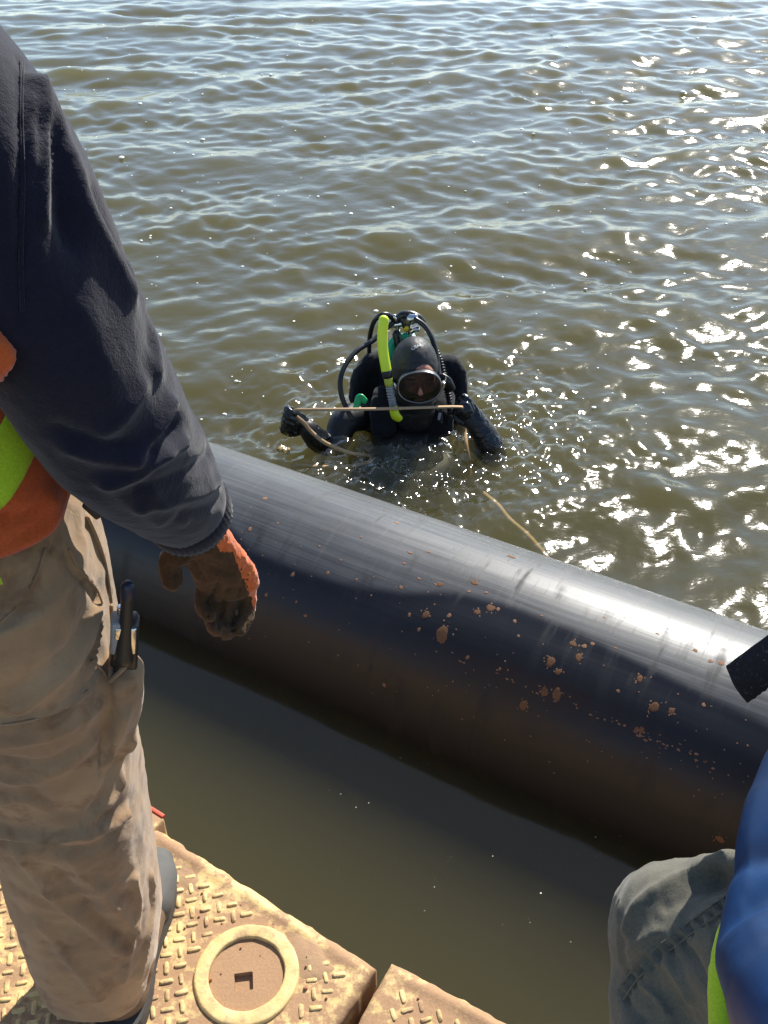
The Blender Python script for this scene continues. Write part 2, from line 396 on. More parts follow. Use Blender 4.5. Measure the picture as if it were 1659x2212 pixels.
def build_pipe():
    t = np.linspace(-5.5, 5.5, 780); th = np.radians(np.linspace(0, 360, 300, endpoint=False))
    Tm, Hm = np.meshgrid(t, th, indexing='ij')
    dent = .0012 * (fnoise(Tm, Hm * 2, 2.5, 60, 2) - .5)
    V = pipe_pt(Tm, Hm, PIPE_R + dent)
    me = gridmesh('pipe_wall', V, False, True)
    # wall thickness: inner skin and end rings
    bm = bmesh.new(); bm.from_mesh(me); bm.verts.ensure_lookup_table(); m = 300
    ends = [[bm.verts[i0 * m + j] for j in range(m)] for i0 in (0, 779)]
    for i0, ring in zip((0, 779), ends):
        inn = [bm.verts.new(pipe_pt(t[i0], th[j], PIPE_R - .035)) for j in range(m)]
        dp = [bm.verts.new(pipe_pt(t[i0] * .9, th[j], PIPE_R - .035)) for j in range(m)]
        for j in range(m):
            j2 = (j + 1) % m; bm.faces.new((ring[j], inn[j], inn[j2], ring[j2])); bm.faces.new((inn[j], dp[j], dp[j2], inn[j2]))
        bm.faces.new(dp)
    bmesh.ops.recalc_face_normals(bm, faces=bm.faces); bm.to_mesh(me); bm.free()
    co = getco(me); s = co @ P_DIR; tt = co @ A_DIR; hh = np.arctan2(-(s - PIPE_S), co[:, 2] - PIPE_Z)
    uv = me.uv_layers.new(name='UVMap'); li = np.empty(len(me.loops), np.int32); me.loops.foreach_get('vertex_index', li)
    uvv = np.stack((tt[li], hh[li] * PIPE_R), -1); uv.data.foreach_set('uv', uvv.reshape(-1).astype(np.float32))
    line = np.array([pipe_hit(*p) for p in ((470, 1120), (540, 1195), (640, 1238), (750, 1270), (860, 1288), (980, 1287), (1090, 1312), (1250, 1372), (1400, 1446), (1530, 1512), (1659, 1575))])
    o = np.argsort(line[:, 0]); b = np.interp(tt, line[o, 0], line[o, 1]) + .02 * (fnoise(tt, tt * 0, 6, 8, 2) - .5)
    film = 1 - sstep(-.05, .045, hh - b + .03); film = np.where(hh < -1.2, .6, film)
    band = np.exp(-((hh - b - .03) / .035) ** 2)
    film *= (1 - .8 * band); wet = np.clip(sstep(0, .06, hh - b), 0, 1)
    film = np.clip(film + .10 * wet * (hh < 1.2) * np.exp(-((hh - b - .16) / .09) ** 2), 0, 1)
    paint(me, 'film', film); paint(me, 'wet', band); paint(me, 'low', sstep(.75, 1.3, hh))
    return me
pipe = empty('pipe', pipe_pt(0, 0, 0), 'long thick black plastic pipe floating half sunk beside the barge', 'pipe')
adopt(pipe, link('pipe_wall', build_pipe(), pipe_mat()))
# mud spots thrown on the pipe: low crusts of dried mud
MUD_SPOT = plain('dried_mud_spot', (.165, .088, .048), .95, spec=.1, var=.25, vs=260, bump=.12, bs=500)
def spot_mesh(px, py, rx, ry, seed):
    t0, h0 = pipe_hit(px, py); rg = np.random.default_rng(seed); n = 30
    depth = np.linalg.norm(pipe_pt(t0, h0) - CAM); a = rx * depth / 2080; b = ry * depth / 2080
    ang = np.linspace(0, 2 * math.pi, n, endpoint=False); jit = 1 + .16 * np.abs(rg.standard_normal(n)) * (rg.random(n) < .45) + .12 * np.sin(ang * 2 + seed) + .07 * np.sin(ang * 3 + 2 * seed)
    V = []; 
    for k, (f, hgt) in enumerate(((1.0, .0001), (.96, .00035), (.55, .00045))):
        for q in range(n):
            rr = f * (jit[q] if k < 2 else 1); V.append(pipe_pt(t0 + a * rr * math.cos(ang[q]), h0 + b * rr * math.sin(ang[q]) / PIPE_R, PIPE_R + hgt))
    V.append(pipe_pt(t0, h0, PIPE_R + .00045)); F = []
    for k in range(2):
        for q in range(n): q2 = (q + 1) % n; F.append([k * n + q, k * n + q2, (k + 1) * n + q2, (k + 1) * n + q])
    for q in range(n): F.append([2 * n + q, 2 * n + (q + 1) % n, 3 * n])
    return V, F
BIG = [(955, 1370, 13, 17), (1025, 1259, 8, 5), (1060, 1313, 8, 8), (1031, 1322, 6, 6), (920, 1328, 7, 8), (1190, 1430, 9, 10), (1250, 1420, 7, 8), (1203, 1499, 8, 13), (1176, 1494, 6, 10), (1131, 1523, 7, 12),
       (1413, 1527, 9, 10), (1450, 1536, 6, 6), (1382, 1466, 6, 7), (1238, 1391, 8, 5), (1105, 1203, 9, 5), (950, 1262, 6, 6), (1206, 1452, 6, 6), (1375, 1577, 5, 6), (1386, 1577, 5, 6), (1555, 1812, 9, 7)]
SMALL = [(572, 1077, 6, 4), (540, 1143, 4, 5), (858, 1130, 7, 3), (886, 1194, 5, 3), (873, 1217, 4, 3), (632, 1242, 4, 4), (708, 1238, 4, 4), (770, 1252, 3, 3), (866, 1269, 4, 4), (905, 1250, 4, 3), (926, 1192, 4, 3), (1013, 1278, 4, 3), (1050, 1280, 4, 3),
         (1076, 1316, 4, 4), (1112, 1342, 4, 4), (1120, 1374, 3, 3), (1280, 1391, 4, 4), (1262, 1396, 5, 5), (1535, 1428, 5, 4), (1558, 1432, 7, 5), (1502, 1405, 5, 4), (1305, 1334, 4, 2), (1420, 1369, 4, 2), (905, 1360, 3, 4), (970, 1330, 4, 5), (884, 1328, 3, 4), (1335, 1493, 4, 3), (1520, 1523, 4, 4),
         (640, 1300, 2, 3), (575, 1285, 3, 4), (660, 1330, 4, 3), (690, 1180, 3, 2), (780, 1160, 3, 2), (600, 1130, 3, 2), (736, 1210, 3, 2), (1170, 1330, 3, 2), (1330, 1400, 3, 2), (1010, 1420, 4, 4), (1080, 1445, 3, 3), (830, 1480, 4, 4)]
for i, s_ in enumerate(BIG):
    m_ = MB().add(*spot_mesh(*s_, 100 + i)); adopt(pipe, m_.build('mud_spot', MUD_SPOT))
m_ = MB(); rg = np.random.default_rng(9)
for i, s_ in enumerate(BIG):
    for q in range(5):
        a_ = rg.uniform(0, 6.28); f_ = rg.uniform(1.1, 2.0); rr_ = rg.uniform(.8, 2.3); m_.add(*spot_mesh(s_[0] + s_[2] * f_ * math.cos(a_), s_[1] + s_[3] * f_ * math.sin(a_), rr_ * .8, rr_, 900 + i * 7 + q))
for i, s_ in enumerate(SMALL): m_.add(*spot_mesh(*s_, 300 + i))
rg = np.random.default_rng(5)
for i in range(130): m_.add(*spot_mesh(rg.uniform(520, 1640), 0, 1, 1, 1) if False else spot_mesh(*(lambda q: (520 + 1100 * q, 1085 + 470 * q + rg.normal(120, 90)))(rg.random()), rg.uniform(.8, 2.0), rg.uniform(.8, 2.0), 500 + i))
# scuffed ridge with clods along the shaded flank
for i in range(46):
    q = rg.beta(2.2, 1.2); x = 830 + 740 * q; y = 1355 + (x - 830) * .415 + rg.normal(0, 6)
    m_.add(*spot_mesh(x, y, rg.uniform(1.2, 4.5), rg.uniform(.8, 2.4), 700 + i))
o = adopt(pipe, m_.build('mud_spatter', plain('pale_mud_spatter', (.24, .13, .075), .9, spec=.2, var=.35, vs=90))); tag(o, kind='stuff')

# ------------------------------------------------------------------ barge deck sections
DECK = .5
def deck_mat(name, mud_lo, mud_hi):
    k = NT(name); k.co = k.n('ShaderNodeNewGeometry').outputs['Position']
    big = k.noise(13, 5, .62); mid = k.noise(42, 6, .75); fine = k.noise(190, 4, .75)
    paintc = k.mix(k.ramp(mid, [(.3, 0.), (.75, 1.)]), (.62, .42, .155), (.76, .57, .265))
    paintc = k.mix(k.ramp(fine, [(.60, 0.), (.70, .6)]), paintc, (.38, .25, .12))
    mudc = k.mix(fine, (.27, .155, .08), (.45, .275, .15))
    f = k.math('ADD', k.math('MULTIPLY', big, .52), k.math('MULTIPLY', mid, .48))
    f = k.ramp(f, [(mud_lo, 0.), (mud_hi, 1.)])
    c = k.mix(f, paintc, mudc)
    c = k.mix(k.ramp(k.noise(90, 3, .6), [(.70, 0.), (.76, .8)]), c, (.10, .06, .035))
    n = k.bump(fine, .5, .0015, k.bump(mid, .35, .003))
    k.bsdf(c, k.ramp(f, [(0, .55), (1, .9)]), normal=n, spec=.35); return k.m
DECK_MAT = deck_mat('yellow_deck_paint', .42, .505); LUG_MAT = deck_mat('yellow_tread_paint', .47, .59); RING_MAT = deck_mat('yellow_ring_paint', .50, .64); DISC_MAT = deck_mat('muddy_cover', .26, .40)
k = NT('deck_mud'); fn = k.noise(140, 5, .7); k.bsdf(k.mix(k.noise(22, 4, .6), (.27, .16, .085), (.43, .275, .155)), .85, normal=k.bump(fn, .6, .002), spec=.25); MUD_MAT = k.m
CORE = np.array((-.2335, .863))
def mudheight(X, Y):
    a = fnoise(X, Y, 8, 201, 4); b = fnoise(X, Y, 30, 207, 3)
    h = (a - .80) * .03 + (b - .5) * .004
    # thicker cake beside the rim and by the ring
    for cx, cy, r, q in ((*atz(385, 1890, DECK)[:2], .075, .008), (*atz(640, 2010, DECK)[:2], .07, .006), (*atz(700, 2000, DECK)[:2], .05, .004), (*atz(770, 2100, DECK)[:2], .04, .003)):
        h = h + q * np.exp(-((X - cx) ** 2 + (Y - cy) ** 2) / r ** 2)
    return h
def pontoon(org, e, j, LU, LV, label, hole=None):
    org, e, j = (np.array(v, float) for v in (org, e, j))
    root = empty('barge_pontoon', (org[0], org[1], 0), label, 'barge pontoon', 'steel barge pontoons side by side')
    st = .006; nu = int(LU / st); nv = int(LV / st)
    u = np.concatenate((np.array([-.012, -.0105, -.006]), np.linspace(0, LU, nu), LU + np.array([.006, .0105, .012])))
    v = np.concatenate((np.array([-.012, -.0105, -.006]), np.linspace(0, LV, nv), LV + np.array([.006, .0105, .012])))
    U, Vv = np.meshgrid(u, v, indexing='ij')
    wob = .004 * (fnoise(U, Vv, 28, 11, 3) - .5)
    ed = np.minimum(np.minimum(U, LU - U), np.minimum(Vv, LV - Vv)); dz = np.where(ed < 0, -.012 + np.sqrt(np.maximum(.012 ** 2 - ed ** 2, 0)), 0)
    Z = DECK + dz + np.where(ed >= -.007, wob * 1.1 * np.exp(-np.maximum(ed, 0) / .03), 0) + .0012 * (fnoise(U, Vv, 90, 14, 2) - .5)
    # raised worn rim along the edges
    Z += .0035 * np.exp(-((ed - .006) / .009) ** 2) * (.4 + 1.2 * fnoise(U, Vv, 22, 15, 2))
    push = np.where(ed < .004, (fnoise(U, Vv, 34, 16, 3) - .5) * .008, 0); U2 = U + push * np.where((U < .004) | (U > LU - .004), 1, 0); V2 = Vv + push * np.where((Vv < .004) | (Vv > LV - .004), 1, 0)
    XY = org + U2[..., None] * e + V2[..., None] * j
    me = gridmesh('deck_plate', np.concatenate((XY, Z[..., None]), -1))
    bm = bmesh.new(); bm.from_mesh(me)
    if hole is not None:
        dl = [f for f in bm.faces if math.hypot(f.calc_center_median().x - hole[0], f.calc_center_median().y - hole[1]) < .07]
        bmesh.ops.delete(bm, geom=dl, context='FACES')
    out = [q for q in bm.edges if len(q.link_faces) == 1 and (hole is None or math.hypot(q.verts[0].co.x - hole[0], q.verts[0].co.y - hole[1]) > .09)]
    ex = bmesh.ops.extrude_edge_only(bm, edges=out); vs = [g for g in ex['geom'] if isinstance(g, bmesh.types.BMVert)]
    for q in vs: q.co.z = -.45
    bmesh.ops.contextual_create(bm, geom=[g for g in ex['geom'] if isinstance(g, bmesh.types.BMEdge)])
    bmesh.ops.recalc_face_normals(bm, faces=bm.faces); bm.to_mesh(me); bm.free()
    adopt(root, link('deck_plate', me, DECK_MAT))
    return root, org, e, j
# lug: one raised bar of the tread pattern
def lug_mesh(seed):
    rg = np.random.default_rng(seed); n = 12; V = []; F = []
    for f, h in ((1.0, -.001), (.86, .0024), (.60, .0031)):
        for q in range(n):
            a = 2 * math.pi * q / n; ca, sa = math.cos(a), math.sin(a); ca, sa = math.copysign(abs(ca) ** .62, ca), math.copysign(abs(sa) ** .62, sa); V.append(((.0112 - .0047 * (1 - f)) * ca * (1 + .06 * rg.standard_normal()), .0043 * f * sa * (1 + .08 * rg.standard_normal()), h))
    for k in range(2):
        for q in range(n): q2 = (q + 1) % n; F.append([k * n + q, k * n + q2, (k + 1) * n + q2, (k + 1) * n + q])
    F.append([2 * n + q for q in range(n)]); me = pydata('tread_lug', V, F); me.materials.append(LUG_MAT)
    me.polygons.foreach_set('use_smooth', np.ones(len(me.polygons), dtype=bool)); return me
LUGS = [lug_mesh(i) for i in range(4)]
def tread(root, org, e, j, LU, LV, avoid, keep):
    d1 = nrm(np.array((e[0] * .707 + j[0] * .707, e[1] * .707 + j[1] * .707))); d2 = np.array((-d1[1], d1[0])); P = .0240; L = []
    for a in range(-80, 80):
        for b in range(-80, 80):
            q = org + d1 * a * P + d2 * b * P; u = (q - org) @ e; v = (q - org) @ j
            if .022 < u < LU - .02 and .022 < v < LV - .02 and all(math.hypot(*(q - np.array(c[:2]))) > c[2] for c in avoid):
                r3 = np.array((q[0], q[1], DECK)) - CAM; dz = r3[1] * ce - r3[2] * se; up = r3[1] * se + r3[2] * ce
                inv = abs(r3[0] / dz) < .42 and abs(up / dz) < .56
                L.append((not inv, mudheight(*[np.array(x) for x in q]).item() > .004, np.linalg.norm(r3), q, (a + b) % 2))
    L.sort(key=lambda x: x[:3]); rg = np.random.default_rng(3); rest = MB()
    for i, (_, _, _, q, par) in enumerate(L):
        ang = math.atan2(d1[1], d1[0]) + (math.pi / 2 if par else 0) + rg.normal(0, .05); sc = rg.uniform(.85, 1.12)
        if i < keep:
            o = bpy.data.objects.new('tread_lug', LUGS[i % 4]); COL.objects.link(o); o.location = (q[0], q[1], DECK); o.rotation_euler = (0, 0, ang); o.scale = (sc, sc, rg.uniform(.6, 1.1)); adopt(root, o)
        else:
            me = LUGS[i % 4]; c, s = math.cos(ang), math.sin(ang); co = getco(me)
            rest.add(np.stack((q[0] + c * co[:, 0] - s * co[:, 1], q[1] + s * co[:, 0] + c * co[:, 1], DECK + co[:, 2]), 1), [list(p.vertices) for p in me.polygons])
    if rest.v: tag(adopt(root, rest.build('tread', LUG_MAT)), kind='stuff')
pn1 = pontoon((-.0286, .8726), (-.837, .547), (-.547, -.837), 1.6, 1.5, 'yellow painted steel barge pontoon with round access cover under the worker', CORE)
pn2 = pontoon((.0175, .8715), (.882, -.472), (-.472, -.882), 1.6, 1.5, 'yellow painted steel barge pontoon beyond the gap at bottom centre')
tread(*pn1, 1.6, 1.5, [(*CORE, .104)], 300); tread(*pn2, 1.6, 1.5, [], 120)
# corner ear past the rim, red edged
m_ = MB(); c0 = pn1[1] + pn1[2] * .555; R_ = np.array(((pn1[2][0], pn1[3][0], 0), (pn1[2][1], pn1[3][1], 0), (0, 0, 1)))
m_.box((*(c0 + pn1[3] * .012), DECK - .05), (.055, .045, .056), R_)
adopt(pn1[0], m_.build('corner_casting', DECK_MAT, bevel=.006))
m_ = MB(); m_.box((*(c0 - pn1[3] * .0345), DECK + .004), (.05, .004, .004), R_); adopt(pn1[0], m_.build('red_edge_strip', plain('red_paint', (.55, .07, .03), .6), bevel=.001))
# access cover: raised ring, recessed disc with a square socket
cov = empty('access_cover', (*CORE, DECK), 'round muddy access cover with square key hole set in raised yellow ring', 'access cover')
def ring_profile(prof, n=72, seed=0, notch=None):
    V = np.zeros((n, len(prof), 3)); 
    for i in range(n):
        a = 2 * math.pi * i / n
        for q, (r, z) in enumerate(prof):
            jr = .0012 * (mnoise.noise(Vector((math.cos(a) * 4, math.sin(a) * 4, q * .8 + seed)))); jz = .0010 * mnoise.noise(Vector((math.cos(a) * 6, math.sin(a) * 6, q * .7 + 5 + seed)))
            zz = z
            if notch and abs((math.degrees(a) - notch + 180) % 360 - 180) < 5: zz = min(z, .0040)
            V[i, q] = (CORE[0] + (r + jr) * math.cos(a), CORE[1] + (r + jr) * math.sin(a), DECK + zz + (jz if z > .001 else 0))
    return gridmesh('ring', V, True, False)
adopt(cov, link('ring', ring_profile([(.0900, -.002), (.0890, .0040), (.0872, .0056), (.0845, .0062), (.0675, .0064), (.0652, .0058), (.0645, .003), (.0640, -.010)], notch=33), RING_MAT))
m_ = MB(); n = 64; V = []; F = []; sq = []
rot = math.radians(8)
for i in range(n):
    a = 2 * math.pi * i / n; V.append((CORE[0] + .0637 * math.cos(a), CORE[1] + .0637 * math.sin(a), DECK - .001))
for zz, h in ((.0, .0158), (-.010, .0152)):
    for i in range(n):
        a = 2 * math.pi * i / n; c, s = math.cos(a - rot), math.sin(a - rot); mm = max(abs(c), abs(s)); x, y = h * c / mm, h * s / mm
        V.append((CORE[0] - .004 + x * math.cos(rot) - y * math.sin(rot), CORE[1] - .012 + x * math.sin(rot) + y * math.cos(rot), DECK + zz))
for k_ in range(2):
    for i in range(n): F.append([k_ * n + i, k_ * n + (i + 1) % n, (k_ + 1) * n + (i + 1) % n, (k_ + 1) * n + i])
F.append([2 * n + i for i in range(n)]); m_.add(V, F); adopt(cov, m_.build('cover_disc', DISC_MAT, smooth=False))
# caked mud, grit
def mud_sheet(org, e, j, LU, LV, avoid):
    st = .004; u = np.arange(.004, LU, st); v = np.arange(.004, LV, st); U, Vv = np.meshgrid(u, v, indexing='ij')
    XY = org + U[..., None] * e + Vv[..., None] * j; X, Y = XY[..., 0], XY[..., 1]; H = mudheight(X, Y)
    for cx, cy, r in avoid:
        dd = np.hypot(X - cx, Y - cy); H = np.where(dd < r, -.01, H)
    H = np.minimum(H, .0065 + .3 * (H - .0065)); H += .0006 * (fnoise(X, Y, 140, 33, 2) - .5)
    H = np.where(np.minimum(U, Vv) < .012, -.002, H)
    me = gridmesh('mud', np.stack((X, Y, DECK + np.minimum(H, .012) - .0006), -1))
    bm = bmesh.new(); bm.from_mesh(me); dl = [f for f in bm.faces if max(q.co.z for q in f.verts) < DECK - .0004]; bmesh.ops.delete(bm, geom=dl, context='FACES'); bm.to_mesh(me); bm.free()
    return me
for pn, LU, LV, av in ((pn1, .95, .75, [(*CORE, .066)]), (pn2, .75, .4, [])):
    o = link('caked_mud', mud_sheet(pn[1], pn[2], pn[3], LU, LV, av), MUD_MAT); tag(o, 'brown mud caked on the yellow barge plate' , None, None, 'stuff')
m_ = MB(); rg = np.random.default_rng(12)
for i in range(170):
    u_, v_ = rg.uniform(.02, .9), rg.uniform(.02, .5); q = pn1[1] + pn1[2] * u_ + pn1[3] * v_ if i < 120 else pn2[1] + pn2[2] * rg.uniform(.02, .4) + pn2[3] * rg.uniform(.02, .25)
    r = rg.uniform(.0010, .0028) * (1 if rg.random() < .9 else 1.7); m_.ell((*q, DECK + max(0, mudheight(np.array(q[0]), np.array(q[1])).item()) + r * .5), (r, r * rg.uniform(.6, 1), r * .7), seg=7, rings=4)
tag(m_.build('grit', plain('red_brown_grit', (.30, .11, .06), .9, var=.6, vs=60), smooth=False), 'scattered red brown grit and crumbs on the deck', None, None, 'stuff')
# ------------------------------------------------------------------ worker on the left, back to us
NAVY = fabric('navy_sweatshirt_fleece', (.0098, .0088, .0215), (.0072, .0066, .0165), weave=520, wstr=.55, sheen=.2, blot=9)
ORANGE = fabric('orange_vest_cloth', (.62, .115, .022), (.52, .085, .018), weave=900, wstr=.2, blot=5)
LIME = fabric('lime_reflective_tape', (.50, .72, .03), (.42, .62, .03), weave=1400, wstr=.1, blot=20, sheen=.1)
SKIN = plain('skin', (.50, .29, .20), .5, var=.12, vs=25, Subsurface_Weight=.08)
k = NT('tan_work_canvas')
f1 = k.noise(7, 5, .65); f2 = k.noise(20, 5, .6, dist=.4); wv = k.noise(850, 2, .7)
c = k.mix(k.ramp(f1, [(.3, 0.), (.7, 1.)]), (.28, .170, .090), (.43, .285, .160))
c = k.mix(k.ramp(f2, [(.52, 0.), (.68, .75)]), c, (.18, .095, .047))
c = k.mix(k.ramp(k.noise(5, 4, .6, src=k.map((1, 1, 1), (1, 2, 3))), [(.53, 0.), (.70, .65)]), c, (.14, .10, .07))
c = k.mix(.35, c, k.ramp(wv, [(.3, .6), (.7, 1.)]), 'MULTIPLY')
n = k.bump(wv, .3, .0007, k.bump(k.noise(45, 4, .6, dist=.8), .35, .004))
k.bsdf(c, .92, normal=n, spec=.15, Sheen_Weight=.2); TAN = k.m
LEATHER = fabric('brown_suede_glove', (.115, .058, .024), (.070, .036, .016), weave=600, wstr=.5, blot=32, sheen=.1, wrinkle=.25)
KNIT = fabric('orange_knit', (.80, .17, .03), (.66, .12, .02), weave=420, wstr=.7, blot=60, sheen=.4)
BOOT = plain('boot_rubber', (.085, .080, .072), .8, var=.3, vs=30, bump=.2)
BOOTL = plain('boot_leather', (.16, .10, .06), .75, var=.5, vs=22, bump=.3)

worker = None
def build_worker():
    # continuous body under the clothes
    m = MB()
    m.tube([(-.55, .86, 1.36), (-.55, .865, 1.55), (-.55, .87, 1.78), (-.55, .87, 1.93)], [(.15, .10), (.14, .095), (.17, .105), (.12, .08)], n=16)
    m.tube([(-.55, .87, 1.93), (-.55, .89, 2.02)], [.055, .055], n=4)
    m.ell((-.55, .905, 2.12), (.078, .098, .118)); m.ell((-.55, .965, 2.065), (.055, .045, .05))
    m.ell((-.55, 1.005, 2.11), (.013, .02, .022)); m.ell((-.628, .90, 2.115), (.01, .02, .032)); m.ell((-.472, .90, 2.115), (.01, .02, .032))
    for sx, knee, ank in ((1, (-.44, .90, .99), (-.455, .86, .60)), (-1, (-.77, .93, .99), (-.905, .95, .60))):
        m.tube([(-.55 + sx * .09, .87, 1.40), knee, ank], [.082, .055, .04], n=14); m.tube([ank, (ank[0], ank[1] + .12, .555)], [.04, .03], n=5)
    m.tube([(-.40, .865, 1.90), (-.285, .84, 1.62), (-.245, .94, 1.42), (-.235, .955, 1.39)], [.05, .04, .03, .028], n=20)
    m.tube([(-.70, .865, 1.90), (-.81, .90, 1.62), (-.76, 1.06, 1.46), (-.755, 1.09, 1.42)], [.05, .04, .03, .028], n=20)
    m.ell((-.752, 1.11, 1.37), (.025, .04, .05))
    me = remeshed(m, 'person', .011, 8)
    p = link('person', me, SKIN)
    tag(p, 'worker in navy sweatshirt, orange vest and muddy tan trousers standing with back turned', 'person', 'people at the pipe')
    # sweatshirt
    m = MB()
    m.tube([(-.55, .865, 1.44), (-.55, .868, 1.62), (-.545, .868, 1.80), (-.54, .868, 1.93), (-.55, .875, 1.99)], [(.185, .135), (.19, .14), (.205, .145), (.175, .12), (.10, .08)], n=26, seg=40)
    arm = [(-.410, .85, 1.945), (-.352, .835, 1.868), (-.316, .825, 1.76), (-.290, .83, 1.665), (-.272, .85, 1.585), (-.252, .895, 1.50), (-.240, .935, 1.432), (-.2365, .948, 1.408)]
    m.tube(arm, [(.086, .092), (.088, .098), (.085, .096), (.079, .092), (.076, .087), (.066, .072), (.053, .056), (.046, .048)], n=44, seg=36)
    m.tube([(-.69, .86, 1.90), (-.79, .86, 1.77), (-.815, .90, 1.62), (-.775, 1.02, 1.49), (-.758, 1.08, 1.43)], [.088, .085, .08, .062, .048], n=36, seg=30)
    me = remeshed(m, 'sweatshirt', .0050, 8)
    ln = [([(77, 180), (100, 290), (104, 385), (96, 470)], .0075, .0075), ([(60, 170), (70, 250), (72, 350)], .004, .006),
          ([(90, 190), (135, 297), (162, 371), (189, 455), (236, 539), (280, 623)], .009, .017), ([(45, 130), (47, 300), (44, 520), (42, 690)], -.0035, .004),
          ([(120, 300), (128, 400), (150, 520)], -.008, .014), ([(52, 200), (62, 215), (75, 250)], .0015, .004), ([(52, 235), (64, 260), (72, 300)], .0015, .004),
          ([(210, 420), (262, 540), (310, 640), (330, 740)], -.006, .012), ([(290, 590), (325, 690), (345, 800)], .006, .012),
          ([(393, 775), (371, 870), (331, 950), (290, 990)], .009, .010), ([(434, 913), (397, 957), (342, 990), (294, 1027), (228, 1045)], .010, .010),
          ([(415, 860), (385, 920), (330, 975)], -.010, .010), ([(154, 972), (220, 990), (312, 994), (355, 975)], .007, .011), ([(312, 836), (290, 870), (260, 910), (230, 935)], .005, .010),
          ([(455, 975), (420, 1010), (360, 1040), (300, 1062)], -.007, .010), ([(470, 1040), (430, 1070), (370, 1085), (310, 1095)], .006, .010), ([(130, 930), (190, 955), (260, 965)], -.006, .010), ([(480, 1075), (440, 1100), (390, 1112)], -.004, .008),
          ([(190, 700), (230, 800), (250, 880)], .004, .02), ([(330, 1060), (350, 1090), (400, 1130)], .003, .008), ([(250, 1060), (300, 1100), (345, 1130)], .004, .010)]
    folds(me, [(q, a_ * .95, w_ * .95) for q, a_, w_ in ln], .0011, 22)
    adopt(p, link('sweatshirt', me, NAVY))
    # ribbed cuff
    m = MB(); ax = nrm(np.array(arm[-1]) - np.array(arm[-2])); c0 = np.array(arm[-1]); nseg = 132
    prof = [(-.030, .049), (-.026, .0535), (-.006, .0530), (.006, .0515), (.010, .047), (.004, .042)]
    rr = nrm(np.array((0, 1, 0)) - ax * ax[1]); sd = np.cross(ax, rr); V = np.zeros((nseg, len(prof), 3))
    for i in range(nseg):
        a = 2 * math.pi * i / nseg; rib = .0011 * math.cos(a * 44)
        for q, (h, r) in enumerate(prof): V[i, q] = c0 + ax * h + (sd * math.cos(a) + rr * math.sin(a) * 1.04) * (r + rib)
    adopt(p, link('cuff', gridmesh('cuff', V, True, False), NAVY))
    bvs = bvh_of(me)
    for off in (0, 5):
        P = [cast(bvs, 45 + off + 2 * math.sin(y * .02), y) for y in range(100, 690, 30)]; P = [q + nrm(CAM - q) * .0006 for q in P if q is not None]
        adopt(p, MB().tube(P, [.0011] * len(P), seg=6, n=len(P) * 4).build('seam', NAVY))
    hitb = cast(bvs, 6, 752)
    # vest: sleeveless shell with a wavy hem
    nA, nH = 120, 60; V = np.zeros((nH, nA, 3))
    for i in range(nH):
        f = i / (nH - 1)
        for q in range(nA):
            a = 2 * math.pi * q / nA; side = math.cos(a)
            hem = 1.492 + .034 * max(side, 0) ** 2 + .012 * math.sin(5 * a + 1)
            z = hem + (1.90 - hem) * f; fl = (1 - f) ** 2.2
            rx = .205 + .030 * fl + .010 * math.sin(9 * a + 4 * f) * (.4 + fl) * .5; ry = .150 + .030 * fl + .009 * math.sin(8 * a + 2) * (.4 + fl) * .5
            V[i, q] = (-.552 + rx * math.cos(a), .865 + ry * math.sin(a), z)
    me = gridmesh('safety_vest', V, False, True)
    folds(me, [([(5, 1120), (80, 1095), (160, 1062), (215, 1040)], .010, .009), ([(30, 1165), (90, 1130), (150, 1105), (200, 1080)], .006, .006), ([(40, 1100), (110, 1080), (180, 1045)], -.008, .008), ([(0, 850), (40, 870), (90, 880)], .006, .01)], .0012, 22)
    co = getco(me)
    bm = bmesh.new(); bm.from_mesh(me)      # armholes
    dl = [f for f in bm.faces if f.calc_center_median().z > 1.66 and abs(f.calc_center_median().x + .552) > .205 + .0 and f.calc_center_median().z > 1.70]
    bmesh.ops.delete(bm, geom=dl, context='FACES'); bm.to_mesh(me); bm.free()
    v = link('safety_vest', me, ORANGE); s = v.modifiers.new('thick', 'SOLIDIFY'); s.thickness = .003; s.offset = 0; adopt(p, v)
    # tape: bands laid on the vest cloth
    bvv = bvh_of(me)
    def band(rows, name='reflective_tape'):
        V = np.zeros((len(rows), len(rows[0]), 3))
        for i, rw in enumerate(rows):
            for q, (x, y, z) in enumerate(rw):
                o_ = np.array((x + .552, y - .865, 0)); o_ = nrm(o_); st_ = np.array((-.552 + o_[0] * .4, .865 + o_[1] * .4, z)); h = bvv.ray_cast(Vector(st_), Vector(-o_), .5)[0]
                V[i, q] = (np.array(h) if h is not None else np.array((x, y, z))) + o_ * .0035
        o = link(name, gridmesh(name, V), LIME); s = o.modifiers.new('thick', 'SOLIDIFY'); s.thickness = .0012; s.offset = 0; adopt(v, o); o.parent = v; o.matrix_parent_inverse = Matrix.Identity(4)
    rows = []
    for q in range(161):
        a_ = 2 * math.pi * q / 160; x, y = -.552 + .22 * math.cos(a_), .865 + .165 * math.sin(a_)
        zc = 1.59 + .036 * max(0, math.cos(a_)) ** 2 + (.9 * (x + .345) if math.cos(a_) > .55 and math.sin(a_) < .3 else -.01) * max(0, math.cos(a_))
        rows.append([(x, y, zc + h_) for h_ in np.linspace(-.030, .030, 9)])
    band(rows)
    band([[(-.395 + h_, .71, z) for h_ in np.linspace(-.026, .026, 8)] for z in np.linspace(1.50, 1.575, 12)])
